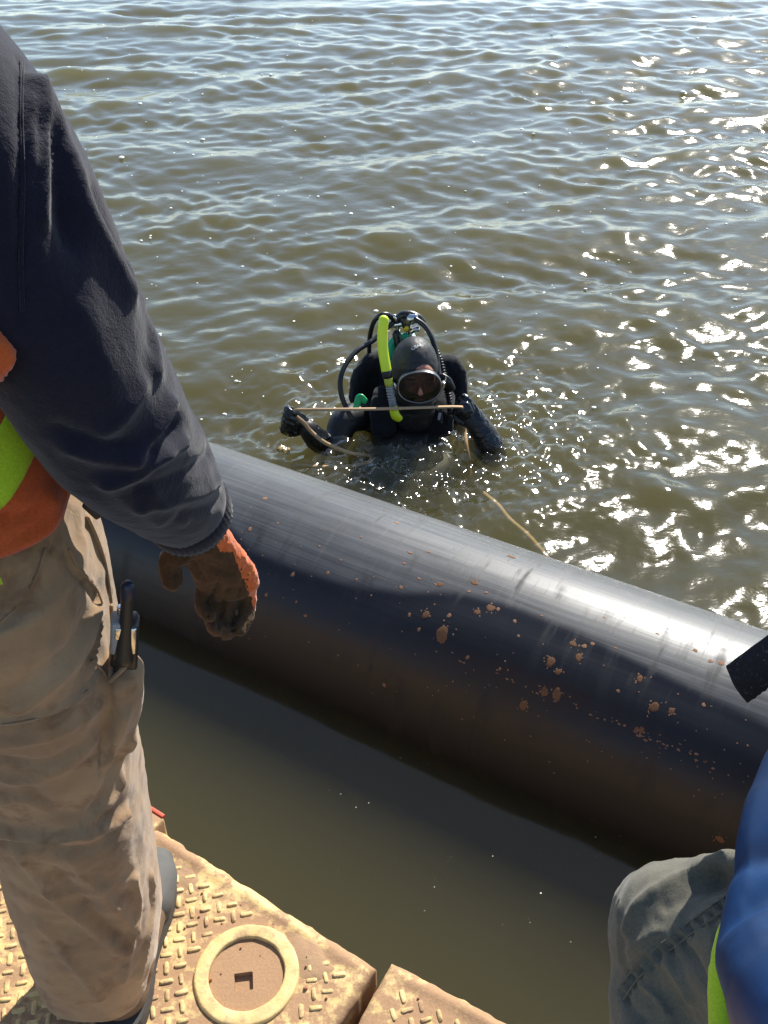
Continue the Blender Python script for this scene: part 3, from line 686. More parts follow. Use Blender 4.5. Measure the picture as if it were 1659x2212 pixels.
    # orange shoulder bunch at the armhole
    m = MB(); b0 = (hitb if hitb is not None else at(0, 750, .72)) + nrm(CAM - hitb) * .006 + np.array((-.012, 0, 0)); m.ell(b0 + np.array((0, 0, -.004)), (.022, .016, .021)); m.ell(b0 + np.array((-.016, .0, .022)), (.024, .018, .024)); m.ell(b0 + np.array((-.02, .0, -.02)), (.024, .018, .02))
    me = remeshed(m, 'vest_armhole', .005, 4); folds(me, [], .004, 60); adopt(v, link('vest_armhole', me, ORANGE))
    # trousers
    m = MB()
    m.tube([(-.535, .87, 1.535), (-.535, .872, 1.45), (-.535, .872, 1.36)], [(.178, .145), (.190, .152), (.192, .150)], n=14, seg=48, sup=2.8)
    leg = [(-.452, .872, 1.42), (-.448, .878, 1.30), (-.446, .885, 1.18), (-.450, .89, 1.05), (-.458, .892, .93), (-.466, .885, .80), (-.466, .872, .68), (-.468, .862, .60), (-.470, .858, .545)]
    m.tube(leg, [(.110, .148), (.106, .140), (.100, .126), (.098, .115), (.102, .112), (.106, .112), (.103, .112), (.094, .108), (.086, .104)], n=46, seg=40, cap='none', sup=2.9)
    m.tube([(-.640 - .265 * max(0, (1.42 - z) / .875), y + .02 + .07 * max(0, (1.42 - z) / .875), z) for x, y, z in leg], [(.118, .148), (.112, .136), (.106, .122), (.102, .112), (.100, .108), (.100, .108), (.094, .106), (.088, .104), (.086, .104)], n=46, seg=36, cap='none')
    # pocket pouch at the thigh that holds the radio
    m.tube([at(269, 1452, .850), at(267, 1500, .850), at(262, 1570, .855), at(250, 1650, .87)], [(.026, .030), (.027, .034), (.022, .034), (.010, .02)], n=14)
    me = remeshed(m, 'trousers', .0052, 11)
    ln = [([(271, 1541), (250, 1600), (232, 1645)], .010, .010), ([(285, 1600), (262, 1690), (217, 1750), (190, 1790)], .007, .012), ([(260, 1640), (230, 1700), (205, 1745)], -.008, .012),
          ([(271, 1758), (230, 1785), (174, 1800), (89, 1806), (0, 1796)], .011, .012), ([(250, 1800), (180, 1840), (90, 1835), (0, 1815)], -.011, .013),
          ([(31, 1890), (90, 1925), (160, 1935), (230, 1920), (290, 1900)], .0025, .014), ([(40, 1930), (110, 1965), (190, 1972), (260, 1955)], .002, .012), ([(30, 1960), (80, 1990), (150, 2005), (240, 1990)], -.002, .012),
          ([(70, 2030), (130, 2050), (210, 2050), (280, 2025)], .0015, .012), ([(100, 2090), (160, 2105), (240, 2095)], .001, .012), ([(40, 1850), (110, 1930), (200, 2010), (265, 2060)], .006, .012), ([(150, 1850), (220, 1930), (290, 2010)], .006, .012), ([(120, 1880), (190, 1960), (250, 2020)], -.006, .011), ([(80, 1990), (150, 2070), (215, 2160)], .005, .011), ([(60, 1700), (130, 1760), (230, 1760)], -.004, .012), ([(290, 1900), (300, 1960), (285, 2040), (265, 2120)], .005, .010), ([(325, 1890), (330, 1950), (318, 2030), (300, 2110)], .006, .008),
          ([(0, 1560), (60, 1552), (132, 1529), (190, 1490), (215, 1440)], .005, .006), ([(0, 1568), (66, 1560), (140, 1536)], -.004, .005), ([(0, 1610), (70, 1600), (150, 1570), (210, 1530)], .004, .014), ([(0, 1680), (60, 1690), (130, 1665), (200, 1610)], .004, .014), ([(0, 1730), (50, 1725), (100, 1745)], .006, .012), ([(0, 1640), (80, 1650), (160, 1620)], -.006, .012),
          ([(100, 1180), (80, 1240), (40, 1300), (0, 1340)], .004, .005), ([(118, 1160), (100, 1220), (60, 1290), (5, 1350)], -.003, .004), ([(148, 1185), (170, 1230), (205, 1265), (222, 1300), (218, 1345)], .0035, .0035), ([(140, 1190), (162, 1236), (196, 1272), (213, 1305)], -.004, .005),
          ([(187, 1115), (210, 1165), (228, 1215), (240, 1290)], .004, .003), ([(215, 1345), (205, 1400), (195, 1450)], .006, .007), ([(215, 1310), (180, 1400), (120, 1470), (40, 1530)], .007, .014), ([(190, 1330), (150, 1400), (90, 1450), (20, 1490)], -.005, .014), ([(235, 1468), (238, 1540), (228, 1600), (222, 1650)], -.007, .0045), ([(200, 1425), (225, 1455), (238, 1470)], .004, .003),
          ([(40, 1180), (30, 1260), (0, 1300)], -.006, .014), ([(170, 1290), (150, 1330), (140, 1380)], .004, .012)]
    folds(me, [(q, a_ * 1.15, w_ * .8) for q, a_, w_ in ln], .0022, 17)
    tr = adopt(p, link('trousers', me, TAN))
    # waistband tab sticking out under the vest, belt loop flap
    m = MB(); a0, a1 = at(196, 1066, .86), at(217, 1108, .865); m.box((a0 + a1) / 2, (.006, .016, .012), np.array(Matrix.Rotation(math.radians(-35), 3, 'Y'))); adopt(tr, m.build('belt', plain('dark_leather_belt', (.035, .026, .02), .6), bevel=.003))
    # piped outer seam and pocket mouth hems
    bv = bvh_of(me)
    def seam(pts, r, lift=.002, name='seam', parent=tr):
        P = [cast(bv, *q) for q in pts]; P = [q + nrm(CAM - q) * lift for q in P if q is not None]
        if len(P) > 1: adopt(parent, MB().tube(P, [r] * len(P), seg=8, n=len(P) * 5).build(name, TAN))
    seam([(190, 1118), (209, 1160), (226, 1212), (235, 1262), (240, 1300)], .0022); seam([(150, 1188), (172, 1232), (206, 1268), (221, 1302)], .0014)
    seam([(240, 1310), (243, 1380), (240, 1440), (238, 1468)], .0032, .006); seam([(238, 1470), (262, 1448), (285, 1420), (293, 1385)], .0032, .010); seam([(200, 1427), (222, 1450), (238, 1470)], .0018)
    seam([(5, 1566), (66, 1557), (138, 1532), (190, 1492)], .0013); seam([(98, 1186), (78, 1246), (40, 1306), (4, 1342)], .0013)
    # right boot: toe beyond the hem, and heel
    def boot(x, y0, yaw=0):
        m = MB(); m.tube([(x, y0 + .02, .545), (x, y0 + .10, .55), (x + .004, y0 + .20, .540), (x + .004, y0 + .265, .533)], [(.044, .045), (.045, .044), (.048, .036), (.036, .026)], n=18, seg=24, ref=(0, 0, 1))
        m.tube([(x, y0 + .05, .57), (x, y0 + .05, .72)], [.052, .055], n=6, seg=24); me = remeshed(m, 'boot', .007, 6); b = adopt(p, link('boot', me, BOOT if False else BOOTL))
        V = []; F = []; out = [(.0, -.035), (.035, -.025), (.043, .03), (.039, .10), (.051, .18), (.048, .235), (.028, .278), (0, .29), (-.028, .278), (-.047, .235), (-.050, .18), (-.038, .10), (-.042, .03), (-.034, -.025)]
        out = cat_spline(out + [out[0]], 60)[:-1]; n = len(out)
        for z in (.501, .520, .530): V += [(x + a * (1 if z < .525 else .95), y0 + b_ * (1 if z < .525 else .98), z) for a, b_ in out]
        for q in range(2): F += [[q * n + i, q * n + (i + 1) % n, (q + 1) * n + (i + 1) % n, (q + 1) * n + i] for i in range(n)]
        F += [list(range(n))[::-1], list(range(2 * n, 3 * n))]; adopt(b, MB().add(V, F).build('sole', plain('sole_rubber', (.05, .045, .04), .8), smooth=False))
        m = MB(); m.tube([(x + .004, y0 + .175, .545), (x + .004, y0 + .235, .540), (x + .004, y0 + .275, .531)], [(.0525, .042), (.050, .035), (.034, .022)], n=12, seg=24, ref=(0, 0, 1)); adopt(b, m.build('toe_cap', BOOT))
        m = MB()
        for i in range(4): m.tube([(x - .03, y0 + .10 + .018 * i, .588 - .006 * i), (x, y0 + .105 + .018 * i, .602 - .008 * i), (x + .032, y0 + .10 + .018 * i, .588 - .006 * i)], [.0025] * 3, n=8, seg=6)
        adopt(b, m.build('laces', plain('lace', (.05, .04, .03), .9)))
    boot(-.428, .790); boot(-.905, .88)
    # right hand glove
    m = MB()
    palmA, palmB = at(438, 1168, .952), at(500, 1262, .968)
    m.tube([at(433, 1150, .950), at(455, 1190, .955), at(485, 1240, .962), at(497, 1268, .962)], [(.032, .026), (.037, .022), (.042, .021), (.040, .019)], n=16, seg=24)
    fing = [([(452, 1240), (440, 1276), (440, 1312), (452, 1330)], (.965, .962, .945, .932)), ([(476, 1258), (462, 1298), (459, 1340), (466, 1360)], (.968, .968, .948, .930)),
            ([(505, 1262), (494, 1305), (486, 1350), (490, 1369)], (.972, .972, .952, .934)), ([(532, 1250), (537, 1295), (528, 1340), (517, 1360)], (.975, .977, .957, .942))]
    for pts, Y in fing:
        P = [at(x, y, yy) for (x, y), yy in zip(pts, Y)]; m.tube(P, [.0116, .0114, .0108, .0098], n=14, seg=14)
    m.tube([at(432, 1178, .952), at(395, 1192, .945), at(368, 1215, .938), at(372, 1255, .925)], [.021, .0175, .0155, .0135], n=16, seg=14)
    me = remeshed(m, 'glove', .0021, 2)
    folds(me, [([(405, 1205), (425, 1225), (440, 1250)], -.004, .005), ([(380, 1235), (372, 1262)], -.002, .004), ([(455, 1225), (500, 1240), (540, 1232)], -.002, .004), ([(450, 1195), (490, 1210), (530, 1200)], .002, .006), ([(455, 1290), (462, 1298)], -.002, .004), ([(470, 1262), (452, 1300), (449, 1330)], -.006, .0030), ([(492, 1275), (478, 1320), (474, 1355)], -.006, .0030), ([(519, 1275), (512, 1320), (503, 1360)], -.006, .0030)], .0012, 90)
    me.materials.append(LEATHER); me.materials.append(KNIT); me.update()
    bk = nrm((.86, .50, .12)); wrist = at(440, 1150, .95)
    for f in me.polygons:
        c_ = np.array(f.center); px = 829.5 + 2080 * c_[0] / (c_[1] * ce - (c_[2] - 2.1) * se); py = 1106 - 2080 * (c_[1] * se + (c_[2] - 2.1) * ce) / (c_[1] * ce - (c_[2] - 2.1) * se)
        fr = np.array(f.normal) @ bk
        f.material_index = 1 if (fr > -.2 and py < 1335 and px > 484 + (py - 1140) * .37) or (py < 1192 and px > 455 + (py - 1150) * .5 and fr > -.55) else 0
    g = link('glove', me, None); adopt(p, g); g['label'] = 'orange knit and brown leather work glove'
    # hard hat (above the picture)
    m = MB(); m.ell((-.55, .905, 2.15), (.105, .128, .105)); m.tube([(-.55, .905, 2.135), (-.55, .908, 2.147)], [(.125, .155), (.118, .148)], seg=40, n=4); adopt(p, remesh_link(m, 'hard_hat', .006, plain('white_hard_hat', (.75, .75, .72), .35), p))
    return p, me
def remesh_link(m, name, vox, mat, p): return link(name, remeshed(m, name, vox, 3), mat)
worker, _ = build_worker()
# two way radio in the thigh pocket
def build_radio():
    base = at(270, 1470, .850); r = empty('two_way_radio', base, 'two way radio with stubby antenna tucked in the tan thigh pocket', 'radio')
    BLK = plain('radio_plastic', (.022, .018, .017), .42, var=.3); GRY = plain('radio_grey', (.30, .31, .31), .4, var=.15); CHR = plain('chrome', (.75, .75, .75), .22, metal=1)
    up = nrm(at(276, 1300, .850) - base); rt = nrm(np.cross(nrm(CAM - base), up)) * -1; rt = rt if rt[0] > 0 else -rt; fw = np.cross(up, rt); Rm = np.stack((rt, fw, up), 1)
    def pt(px, py, off=0): return at(px, py, .850) - fw * 0 + np.array((0, off, 0))
    c = pt(268, 1405); adopt(r, MB().box(c, (.0165, .015, .055), Rm).build('radio_body', BLK, bevel=.006))
    c = pt(258, 1362, -.004); adopt(r, MB().box(c, (.0095, .013, .026), Rm).build('grey_side', GRY, bevel=.004))
    c = pt(285, 1370, -.002); adopt(r, MB().box(c, (.006, .012, .022), Rm).build('battery_clip', CHR, bevel=.003))
    adopt(r, MB().tube([pt(272, 1405, -.012), pt(273, 1375, -.012), pt(276, 1330, -.010), pt(278.5, 1273, -.008)], [.0125, .0095, .0078, .0072], n=16, seg=16).build('antenna', BLK))
    adopt(r, MB().tube([pt(278, 1277, -.008), pt(279.5, 1258, -.008)], [.0082, .0082], n=3, seg=16).build('antenna_cap', plain('blue_black_cap', (.012, .014, .035), .5)))
    adopt(r, MB().tube([pt(263, 1322, -.004), pt(263.5, 1305, -.004)], [.0052, .0052], n=3, seg=14, cap='none').build('volume_knob', CHR, bevel=.001))
    adopt(r, MB().box(pt(263, 1349, -.016), (.0045, .002, .009), Rm).build('lens_plate', CHR, bevel=.001))
build_radio()
# ------------------------------------------------------------------ diver in the river
NEO = plain('black_neoprene', (.012, .0125, .014), .55, var=.3, vs=14, bump=.25, bs=420)
RUB = plain('black_rubber', (.010, .010, .011), .35, var=.2, bump=.05)
WETGLOVE = plain('wet_black_glove', (.010, .011, .013), .22, var=.3, vs=60, bump=.25, bs=160)
CHROME = plain('chromed_brass', (.62, .62, .60), .18, metal=1, var=.1)
NEON = plain('neon_yellow_plastic', (.70, .86, .02), .35, var=.05)
GREEN = plain('green_tank_paint', (.02, .36, .20), .4, var=.2)
def fist(m, wrist, knuck, thumb, r=.0125, side=None):
    """closed hand: palm block, four curled fingers of unequal length, thumb laid across"""
    wrist, knuck = np.array(wrist), np.array(knuck); ax = nrm(knuck - wrist); sd = nrm(side); pn = np.cross(ax, sd)       # pn = palm side
    L = np.linalg.norm(knuck - wrist)
    m.tube([wrist, wrist + ax * L * .5, knuck], [(.036, .022), (.043, .024), (.044, .020)], n=10, seg=18, ref=pn)
    for i, (o, ln) in enumerate(((-.033, .92), (-.011, 1.05), (.011, 1.0), (.032, .82))):
        k0 = knuck + sd * o - ax * .004; k1 = k0 + (ax * .022 + pn * .014) * ln; k2 = k1 + (-ax * .004 + pn * .030) * ln; k3 = k2 + (-ax * .026 + pn * .004) * ln
        m.tube([k0, k1, k2, k3], [r, r * 1.02, r * .95, r * .85], n=12, seg=12)
    t0 = wrist + ax * L * .35 + sd * thumb * .040; t1 = t0 + ax * .035 + sd * thumb * .016 + pn * .016; t2 = t1 + ax * .024 - sd * thumb * .014 + pn * .022
    m.tube([t0, t1, t2], [r * 1.15, r * 1.05, r * .9], n=10, seg=12)
def build_diver():
    H = np.array((.125, 3.53, .235))
    m = MB()
    m.tube([(.12, 4.15, -.80), (.12, 3.95, -.50), (.12, 3.74, -.16), (.122, 3.66, -.02)], [(.16, .11), (.15, .11), (.19, .13), (.15, .10)], n=20, seg=30)
    m.ell((.12, 3.42, -.15), (.21, .20, .10)); m.ell((.12, 3.50, -.07), (.17, .12, .07))
    m.tube([(-.05, 3.64, -.03), (.12, 3.63, .025), (.29, 3.64, -.03)], [.075, .085, .075], n=14, seg=22)
    m.tube([(.122, 3.63, 0), (.124, 3.575, .14)], [.075, .066], n=6, seg=22)
    m.tube([(-.06, 3.62, -.005), (-.17, 3.52, .015), (-.20, 3.47, -.06), (-.27, 3.40, -.012), atl(663, 925, 3.352)], [.068, .060, .056, .046, .040], n=30, seg=20)
    m.tube([(.30, 3.64, -.03), (.40, 3.50, -.06), (.455, 3.37, -.055), (.418, 3.365, .045), atl(1018, 905, 3.385)], [.066, .058, .054, .048, .042], n=30, seg=20)
    for sx in (-1, 1): m.tube([(.12 + sx * .09, 4.12, -.80), (.12 + sx * .11, 4.25, -1.2), (.12 + sx * .12, 4.5, -1.6), (.12 + sx * .12, 4.6, -1.7)], [.085, .065, .05, .05], n=16, seg=18)
    m.ell(H + (0, 0, .01), (.082, .105, .125)); m.ell(H + (0.01, -.055, -.06), (.060, .06, .06))
    me = remeshed(m, 'person', .0105, 6)
    bp_ = link('person', me, NEO); tag(bp_, 'diver in black wetsuit and hood shoulder deep in the water holding a strap', 'person', 'people at the pipe')
    p = bp_
    # face seen through the mask window
    F = np.array((.141, 3.452, .243)); m = MB(); fx = np.array((1, 0, 0))
    m.ell(F + (0, .012, 0), (.066, .05, .085)); m.tube([F + (.002, -.030, .022), F + (.004, -.044, -.006), F + (.005, -.052, -.026)], [.008, .0095, .011], n=8, seg=12); m.ell(F + (-.006, -.044, -.028), (.007, .009, .007)); m.ell(F + (.016, -.044, -.028), (.007, .009, .007))
    m.tube([F + (-.050, -.022, .030), F + (-.022, -.036, .036), F + (.004, -.034, .032), F + (.028, -.036, .036), F + (.054, -.022, .030)], [.008, .010, .008, .010, .008], n=16, seg=10)
    m.ell(F + (-.034, -.024, -.018), (.020, .018, .018)); m.ell(F + (.040, -.024, -.018), (.020, .018, .018))
    m.tube([F + (-.020, -.036, -.062), F + (.004, -.043, -.060), F + (.028, -.036, -.062)], [.006, .008, .006], n=10, seg=10)
    fm = remeshed(m, 'face', .0042, 3); fo = adopt(p, link('face', fm, plain('ruddy_skin', (.42, .17, .105), .6, var=.15, vs=40, Subsurface_Weight=.05)))
    for sx in (-.030, .036):
        adopt(fo, MB().tube([F + (sx - .018, -.0345, .010), F + (sx, -.0415, .006), F + (sx + .018, -.0345, .010)], [.002, .0055, .002], n=10, seg=10).build('eyelid', plain('eyelid_skin', (.25, .11, .08), .5)))
        adopt(fo, MB().tube([F + (sx - .021, -.034, .030), F + (sx, -.0455, .033), F + (sx + .020, -.036, .030)], [.003, .0045, .003], n=10, seg=10).build('eyebrow', plain('dark_brow', (.03, .018, .012), .8)))
    # hood
    m = MB(); m.ell(H + (0, .012, .018), (.097, .116, .134)); m.ell(H + (-.002, -.01, -.045), (.094, .108, .10)); m.tube([H + (0, .03, -.09), H + (-.002, .05, -.20)], [(.098, .098), (.118, .115)], n=10, seg=30); m.tube([H + (.012, -.075, -.085), H + (.008, -.035, -.19)], [(.062, .042), (.085, .06)], n=8, seg=24)
    hm = remeshed(m, 'hood', .006, 6)
    # opening for the face
    bm = bmesh.new(); bm.from_mesh(hm)
    dl = [f for f in bm.faces if f.calc_center_median().y < 3.50 and ((f.calc_center_median().x - F[0]) / .062) ** 2 + ((f.calc_center_median().z - F[2]) / .044) ** 2 < 1]
    bmesh.ops.delete(bm, geom=dl, context='FACES'); bm.to_mesh(hm); bm.free()
    folds(hm, [([(870, 790), (890, 782), (915, 783), (935, 795)], -.004, .004), ([(868, 745), (872, 770), (880, 785)], .0022, .003), ([(920, 742), (922, 765), (920, 785)], .0022, .003), ([(855, 850), (870, 870), (900, 880), (940, 868)], .005, .008), ([(860, 880), (890, 895), (935, 885)], -.005, .008)], .0012, 40)
    ho = adopt(p, link('hood', hm, NEO)); s = ho.modifiers.new('t', 'SOLIDIFY'); s.thickness = .005; s.offset = 0
    bvq = bvh_of(hm)
    for sp in ([(870, 742), (869, 770), (878, 800)], [(921, 742), (924, 765), (921, 790)], [(872, 792), (890, 785), (915, 786), (934, 796)]):
        P = [cast(bvq, *q) for q in sp]; P = [q + nrm(CAM - q) * .0024 for q in P if q is not None]
        if len(P) > 2: adopt(ho, MB().tube(P, [.0016] * len(P), seg=6, n=16).build('seam', NEO))
    # hood lettering
    tx = bpy.data.curves.new('lettering', 'FONT'); tx.body = 'GEAR'; tx.size = .020; tx.align_x = 'CENTER'; tx.extrude = .0004
    to = bpy.data.objects.new('tmp', tx); COL.objects.link(to); dg = bpy.context.evaluated_depsgraph_get(); tm = bpy.data.meshes.new_from_object(to.evaluated_get(dg)); bpy.data.objects.remove(to)
    bv = bvh_of(hm); q = cast(bv, 902, 751)
    co = getco(tm); X = co[:, 0]; out = []
    Rl = np.array(Matrix.Rotation(math.radians(6), 3, 'Z'))
    hit0, n0, _, _ = bv.ray_cast(Vector(CAM), Vector(ray(902, 752)).normalized(), 50); n0 = np.array(n0); ux = nrm(np.cross((0, 0, 1), n0)); uy = np.cross(n0, ux)
    if ux[0] < 0: ux = -ux; uy = -uy
    for a, b, c_ in co @ Rl.T:
        g = np.array(hit0) + ux * a + uy * b + n0 * .03; h = bv.ray_cast(Vector(g), Vector(-n0), .1); out.append((np.array(h[0]) if h[0] is not None else g) + n0 * (.0022 + c_ + .0026))
    setco(tm, np.array(out)); adopt(ho, link('lettering', tm, plain('pale_print', (.55, .56, .58), .5), smooth=False))
    # mask: rim, skirt, window, strap
    mc = np.array((.1425, 3.400, .243)); nn = nrm((.0, -.97, .10)); mx = np.array((1.0, 0, -.0)); mx = nrm(mx - nn * mx.dot(nn)); my = np.cross(nn, mx); my = my if my[2] > 0 else -my
    tilt = math.radians(3); mx, my = mx * math.cos(tilt) + my * math.sin(tilt), my * math.cos(tilt) - mx * math.sin(tilt)
    nO = 72
    def oval(a, b, d, sup=2.35):
        o = []
        for i in range(nO):
            t = 2 * math.pi * i / nO; c_, s_ = math.cos(t), math.sin(t); c_, s_ = math.copysign(abs(c_) ** (2 / sup), c_), math.copysign(abs(s_) ** (2 / sup), s_)
            bb = b * (1.0 if s_ > 0 else 1.0 - .10 * abs(c_)); o.append(mc + mx * a * c_ + my * bb * s_ - nn * d)
        return o
    mask = empty('dive_mask', mc, 'oval single window dive mask with thin silver rim on the black hood', 'dive mask')
    V = np.array([oval(.089, .0690, .004), oval(.089, .0690, -.002), oval(.0865, .0665, -.004), oval(.0835, .0635, -.003), oval(.083, .063, .002)]); adopt(mask, link('rim', gridmesh('rim', V, False, True), plain('brushed_rim', (.24, .24, .24), .3, metal=1)))
    V = np.array([oval(.087, .067, .004), oval(.090, .070, .012), oval(.082, .066, .045), oval(.072, .060, .062)]); adopt(mask, link('skirt', gridmesh('skirt', V, False, True), RUB))
    k = NT('mask_window'); fr = k.n('ShaderNodeFresnel'); fr.inputs[0].default_value = 1.5; t_ = k.n('ShaderNodeBsdfTransparent'); t_.inputs[0].default_value = (.72, .70, .68, 1); g_ = k.n('ShaderNodeBsdfGlossy'); g_.inputs['Roughness'].default_value = .02
    x_ = k.n('ShaderNodeMixShader'); k.l(fr.outputs[0], x_.inputs[0]); k.l(t_.outputs[0], x_.inputs[1]); k.l(g_.outputs[0], x_.inputs[2]); k.l(x_.outputs[0], k.out.inputs[0])
    Ow = oval(.0835, .0635, .000); Oi = oval(.0835, .0635, .0035); fr_ = [list(range(nO)), [nO + i for i in range(nO)][::-1]] + [[i, nO + i, nO + (i + 1) % nO, (i + 1) % nO] for i in range(nO)]
    adopt(mask, MB().add(Ow + Oi, fr_).build('window', k.m, smooth=False))
    for sg in (-1, 1):
        e0 = mc + mx * sg * .090 - nn * .012; adopt(mask, MB().tube([e0, e0 - nn * .04 + mx * sg * .016, e0 - nn * .10 + mx * sg * .014, e0 - nn * .16 - mx * sg * .02], [(.003, .011)] * 4, n=20, seg=10, ref=(0, 0, 1)).build('strap', RUB))
        adopt(mask, MB().box(e0 - nn * .012 + mx * sg * .006, (.006, .012, .011)).build('buckle', CHROME, bevel=.003))
    # snorkel
    sn = empty('snorkel', at(838, 800, 3.42), 'neon yellow snorkel with clear ribbed hose beside the diver mask', 'snorkel')
    P = [at(829, 690, 3.49), at(826, 725, 3.47), at(828, 760, 3.45), at(835, 802, 3.42)]
    so_ = adopt(sn, MB().tube(P, [(.0195, .0165), (.0205, .017), (.0205, .017), (.0205, .017)], n=26, seg=20).build('upper_tube', NEON))
    adopt(sn, MB().tube([at(835, 800, 3.42), at(837.5, 815, 3.415)], [.020, .020], n=4, seg=18, cap='none').build('keeper_band', RUB))
    adopt(sn, MB().tube([at(838, 815, 3.415), at(841, 832, 3.41)], [.0175, .0175], n=4, seg=18, cap='none').build('lower_tube', plain('dull_yellow_plastic', (.48, .52, .05), .4)))
    n = 60; Q = cat_spline([at(841, 831, 3.41), at(844, 850, 3.402), at(848, 868, 3.395), at(850, 878, 3.39)], n)
    adopt(sn, MB().tube(Q, [.0150 + .0018 * math.sin(i * 2 * math.pi / 6) for i in range(n)], n=n, seg=16).build('ribbed_hose', plain('clear_silicone', (.34, .35, .33), .25, var=.1, Transmission_Weight=.25)))
    adopt(sn, MB().tube([at(850, 877, 3.39), at(852, 886, 3.385)], [.0165, .0165], n=3, seg=16, cap='none').build('yellow_collar', NEON))
    adopt(sn, MB().tube([at(851, 888, 3.385), at(855, 898, 3.38), at(863, 905, 3.38)], [(.018, .016), (.020, .015), (.016, .010)], n=10, seg=16).build('mouthpiece', NEON))
    # buoyancy vest
    m = MB()
    L1 = [at(770, 858, 3.70), at(782, 812, 3.73), at(805, 785, 3.75), at(838, 790, 3.74), at(850, 850, 3.68)]
    m.tube(L1, [(.035, .045), (.045, .055), (.048, .055), (.05, .055), (.05, .05)], n=30, seg=22); m.ell(at(810, 830, 3.74), (.072, .055, .085))
    m.ell(at(965, 812, 3.74), (.055, .05, .088)); m.tube([at(952, 790, 3.73), at(975, 790, 3.74), at(988, 815, 3.735), at(990, 860, 3.70)], [.045, .045, .043, .045], n=24, seg=20)
    m.tube([at(830, 850, 3.60), at(825, 890, 3.50), at(830, 930, 3.46)], [(.05, .03), (.055, .03), (.055, .03)], n=14, seg=18); m.tube([at(960, 850, 3.60), at(955, 890, 3.50), at(950, 930, 3.46)], [(.05, .03), (.055, .03), (.055, .03)], n=14, seg=18)
    m.tube([(.12, 3.76, .10), (.12, 3.82, -.35)], [(.17, .05), (.17, .06)], n=10, seg=24)
    vm = remeshed(m, 'buoyancy_vest', .0075, 5); folds(vm, [([(790, 800), (800, 830), (795, 860)], -.005, .008), ([(820, 800), (825, 840)], .004, .008), ([(965, 790), (975, 820), (975, 850)], -.005, .008)], .003, 30)
    vo = adopt(p, link('buoyancy_vest', vm, fabric('black_nylon', (.014, .014, .018), (.010, .010, .013), weave=500, wstr=.4, sheen=.1)))
    for P_ in ([at(790, 868, 3.50), at(778, 858, 3.515), at(772, 872, 3.50), at(765, 885, 3.48)],):
        adopt(vo, MB().tube(P_, [(.014, .006), (.017, .007), (.015, .007), (.010, .005)], n=16, seg=12).build('release_pull', plain('bright_green_plastic', (.03, .55, .16), .35)))
    adopt(vo, MB().tube([at(950, 893, 3.40), at(948, 906, 3.395)], [(.006, .003)] * 2, n=3, seg=8).build('clip', plain('grey_clip', (.3, .3, .32), .4)))
    # air tank, valve, regulator, hoses
    tk = empty('scuba_tank', (.085, 3.80, .0), 'green scuba tank with chrome valve and regulator behind the diver hood', 'scuba tank')
    top = at(882, 737, 3.715); ax = nrm((.02, -.10, 1.0)); dn = lambda d: top - ax * d
    R = .0875
    adopt(tk, MB().tube([dn(.62), dn(.12), dn(.075), dn(.035), dn(.010), dn(-.004)], [R, R, R * .96, R * .72, R * .42, R * .30], n=36, seg=36).build('cylinder', GREEN))
    adopt(tk, MB().tube([at(842, 772, 3.66), at(846, 745, 3.69), at(862, 731, 3.70), at(884, 727, 3.71)], [(.020, .014)] * 4, n=18, seg=12).build('green_tank_band', GREEN))
    adopt(tk, MB().tube([at(884, 733, 3.715), at(884, 724, 3.715)], [.030, .026], n=4, seg=22, cap='none').build('neck_ring', CHROME, bevel=.002))
    vb = adopt(tk, MB().tube([at(883, 727, 3.715), at(882, 705, 3.715)], [.017, .014], n=5, seg=18).build('valve', CHROME))
    adopt(vb, MB().tube([at(890, 715, 3.70), at(901, 711, 3.70)], [.013, .013], n=4, seg=16).build('valve_port', CHROME))
    adopt(vb, MB().tube([at(876, 712, 3.69), at(879, 709, 3.68)], [.010, .010], n=3, seg=14).build('yellow_plug', plain('yellow_plug', (.7, .5, .03), .4)))
    adopt(tk, MB().tube([at(848, 703, 3.72), at(862, 700, 3.71), at(878, 697, 3.705), at(898, 692, 3.70)], [.013, .015, .016, .014], n=18, seg=18).build('first_stage', CHROME))
    adopt(tk, MB().tube([at(880, 694, 3.70), at(888, 688, 3.69), at(897, 684, 3.69)], [.016, .020, .012], n=8, seg=16).build('yoke_cap', CHROME))
    adopt(tk, MB().tube([at(858, 713, 3.71), at(861, 697, 3.71), at(852, 684, 3.71)], [.011, .012, .011], n=8, seg=14).build('yoke', CHROME))
    adopt(tk, MB().tube([at(872, 690, 3.705), at(878, 704, 3.70)], [.018, .018], n=4, seg=18).build('rubber_collar', RUB))
    adopt(tk, MB().tube([at(857, 722, 3.70), at(861, 742, 3.69), at(868, 752, 3.685)], [.019, .020, .018], n=8, seg=18).build('valve_knob', RUB))
    def hose(pts, r, name='hose', mt=RUB, rib=0):
        P = [at(x, y, Y) for x, y, Y in pts]; n = len(P) * 12 if not rib else rib
        rad = [r] * len(P) if not rib else [r + .0028 * math.cos(i * 2 * math.pi / 6) for i in range(n)]
        if rib: P = cat_spline(P, n)
        o = adopt(tk, MB().tube(P, rad, n=n, seg=12).build(name, mt)); return o
    hose([(850, 690, 3.71), (838, 680, 3.70), (822, 681, 3.69), (808, 695, 3.70), (800, 722, 3.73), (798, 748, 3.76), (798, 775, 3.80)], .0105)
    hose([(848, 697, 3.71), (832, 712, 3.69), (805, 736, 3.64), (772, 757, 3.58), (748, 785, 3.52), (736, 815, 3.47), (736, 845, 3.44), (744, 872, 3.42), (760, 905, 3.38)], .0105)
    hose([(868, 690, 3.705), (880, 682, 3.70), (898, 690, 3.68), (918, 705, 3.66), (933, 730, 3.62), (941, 757, 3.58), (945, 785, 3.55), (949, 815, 3.50)], .0110)
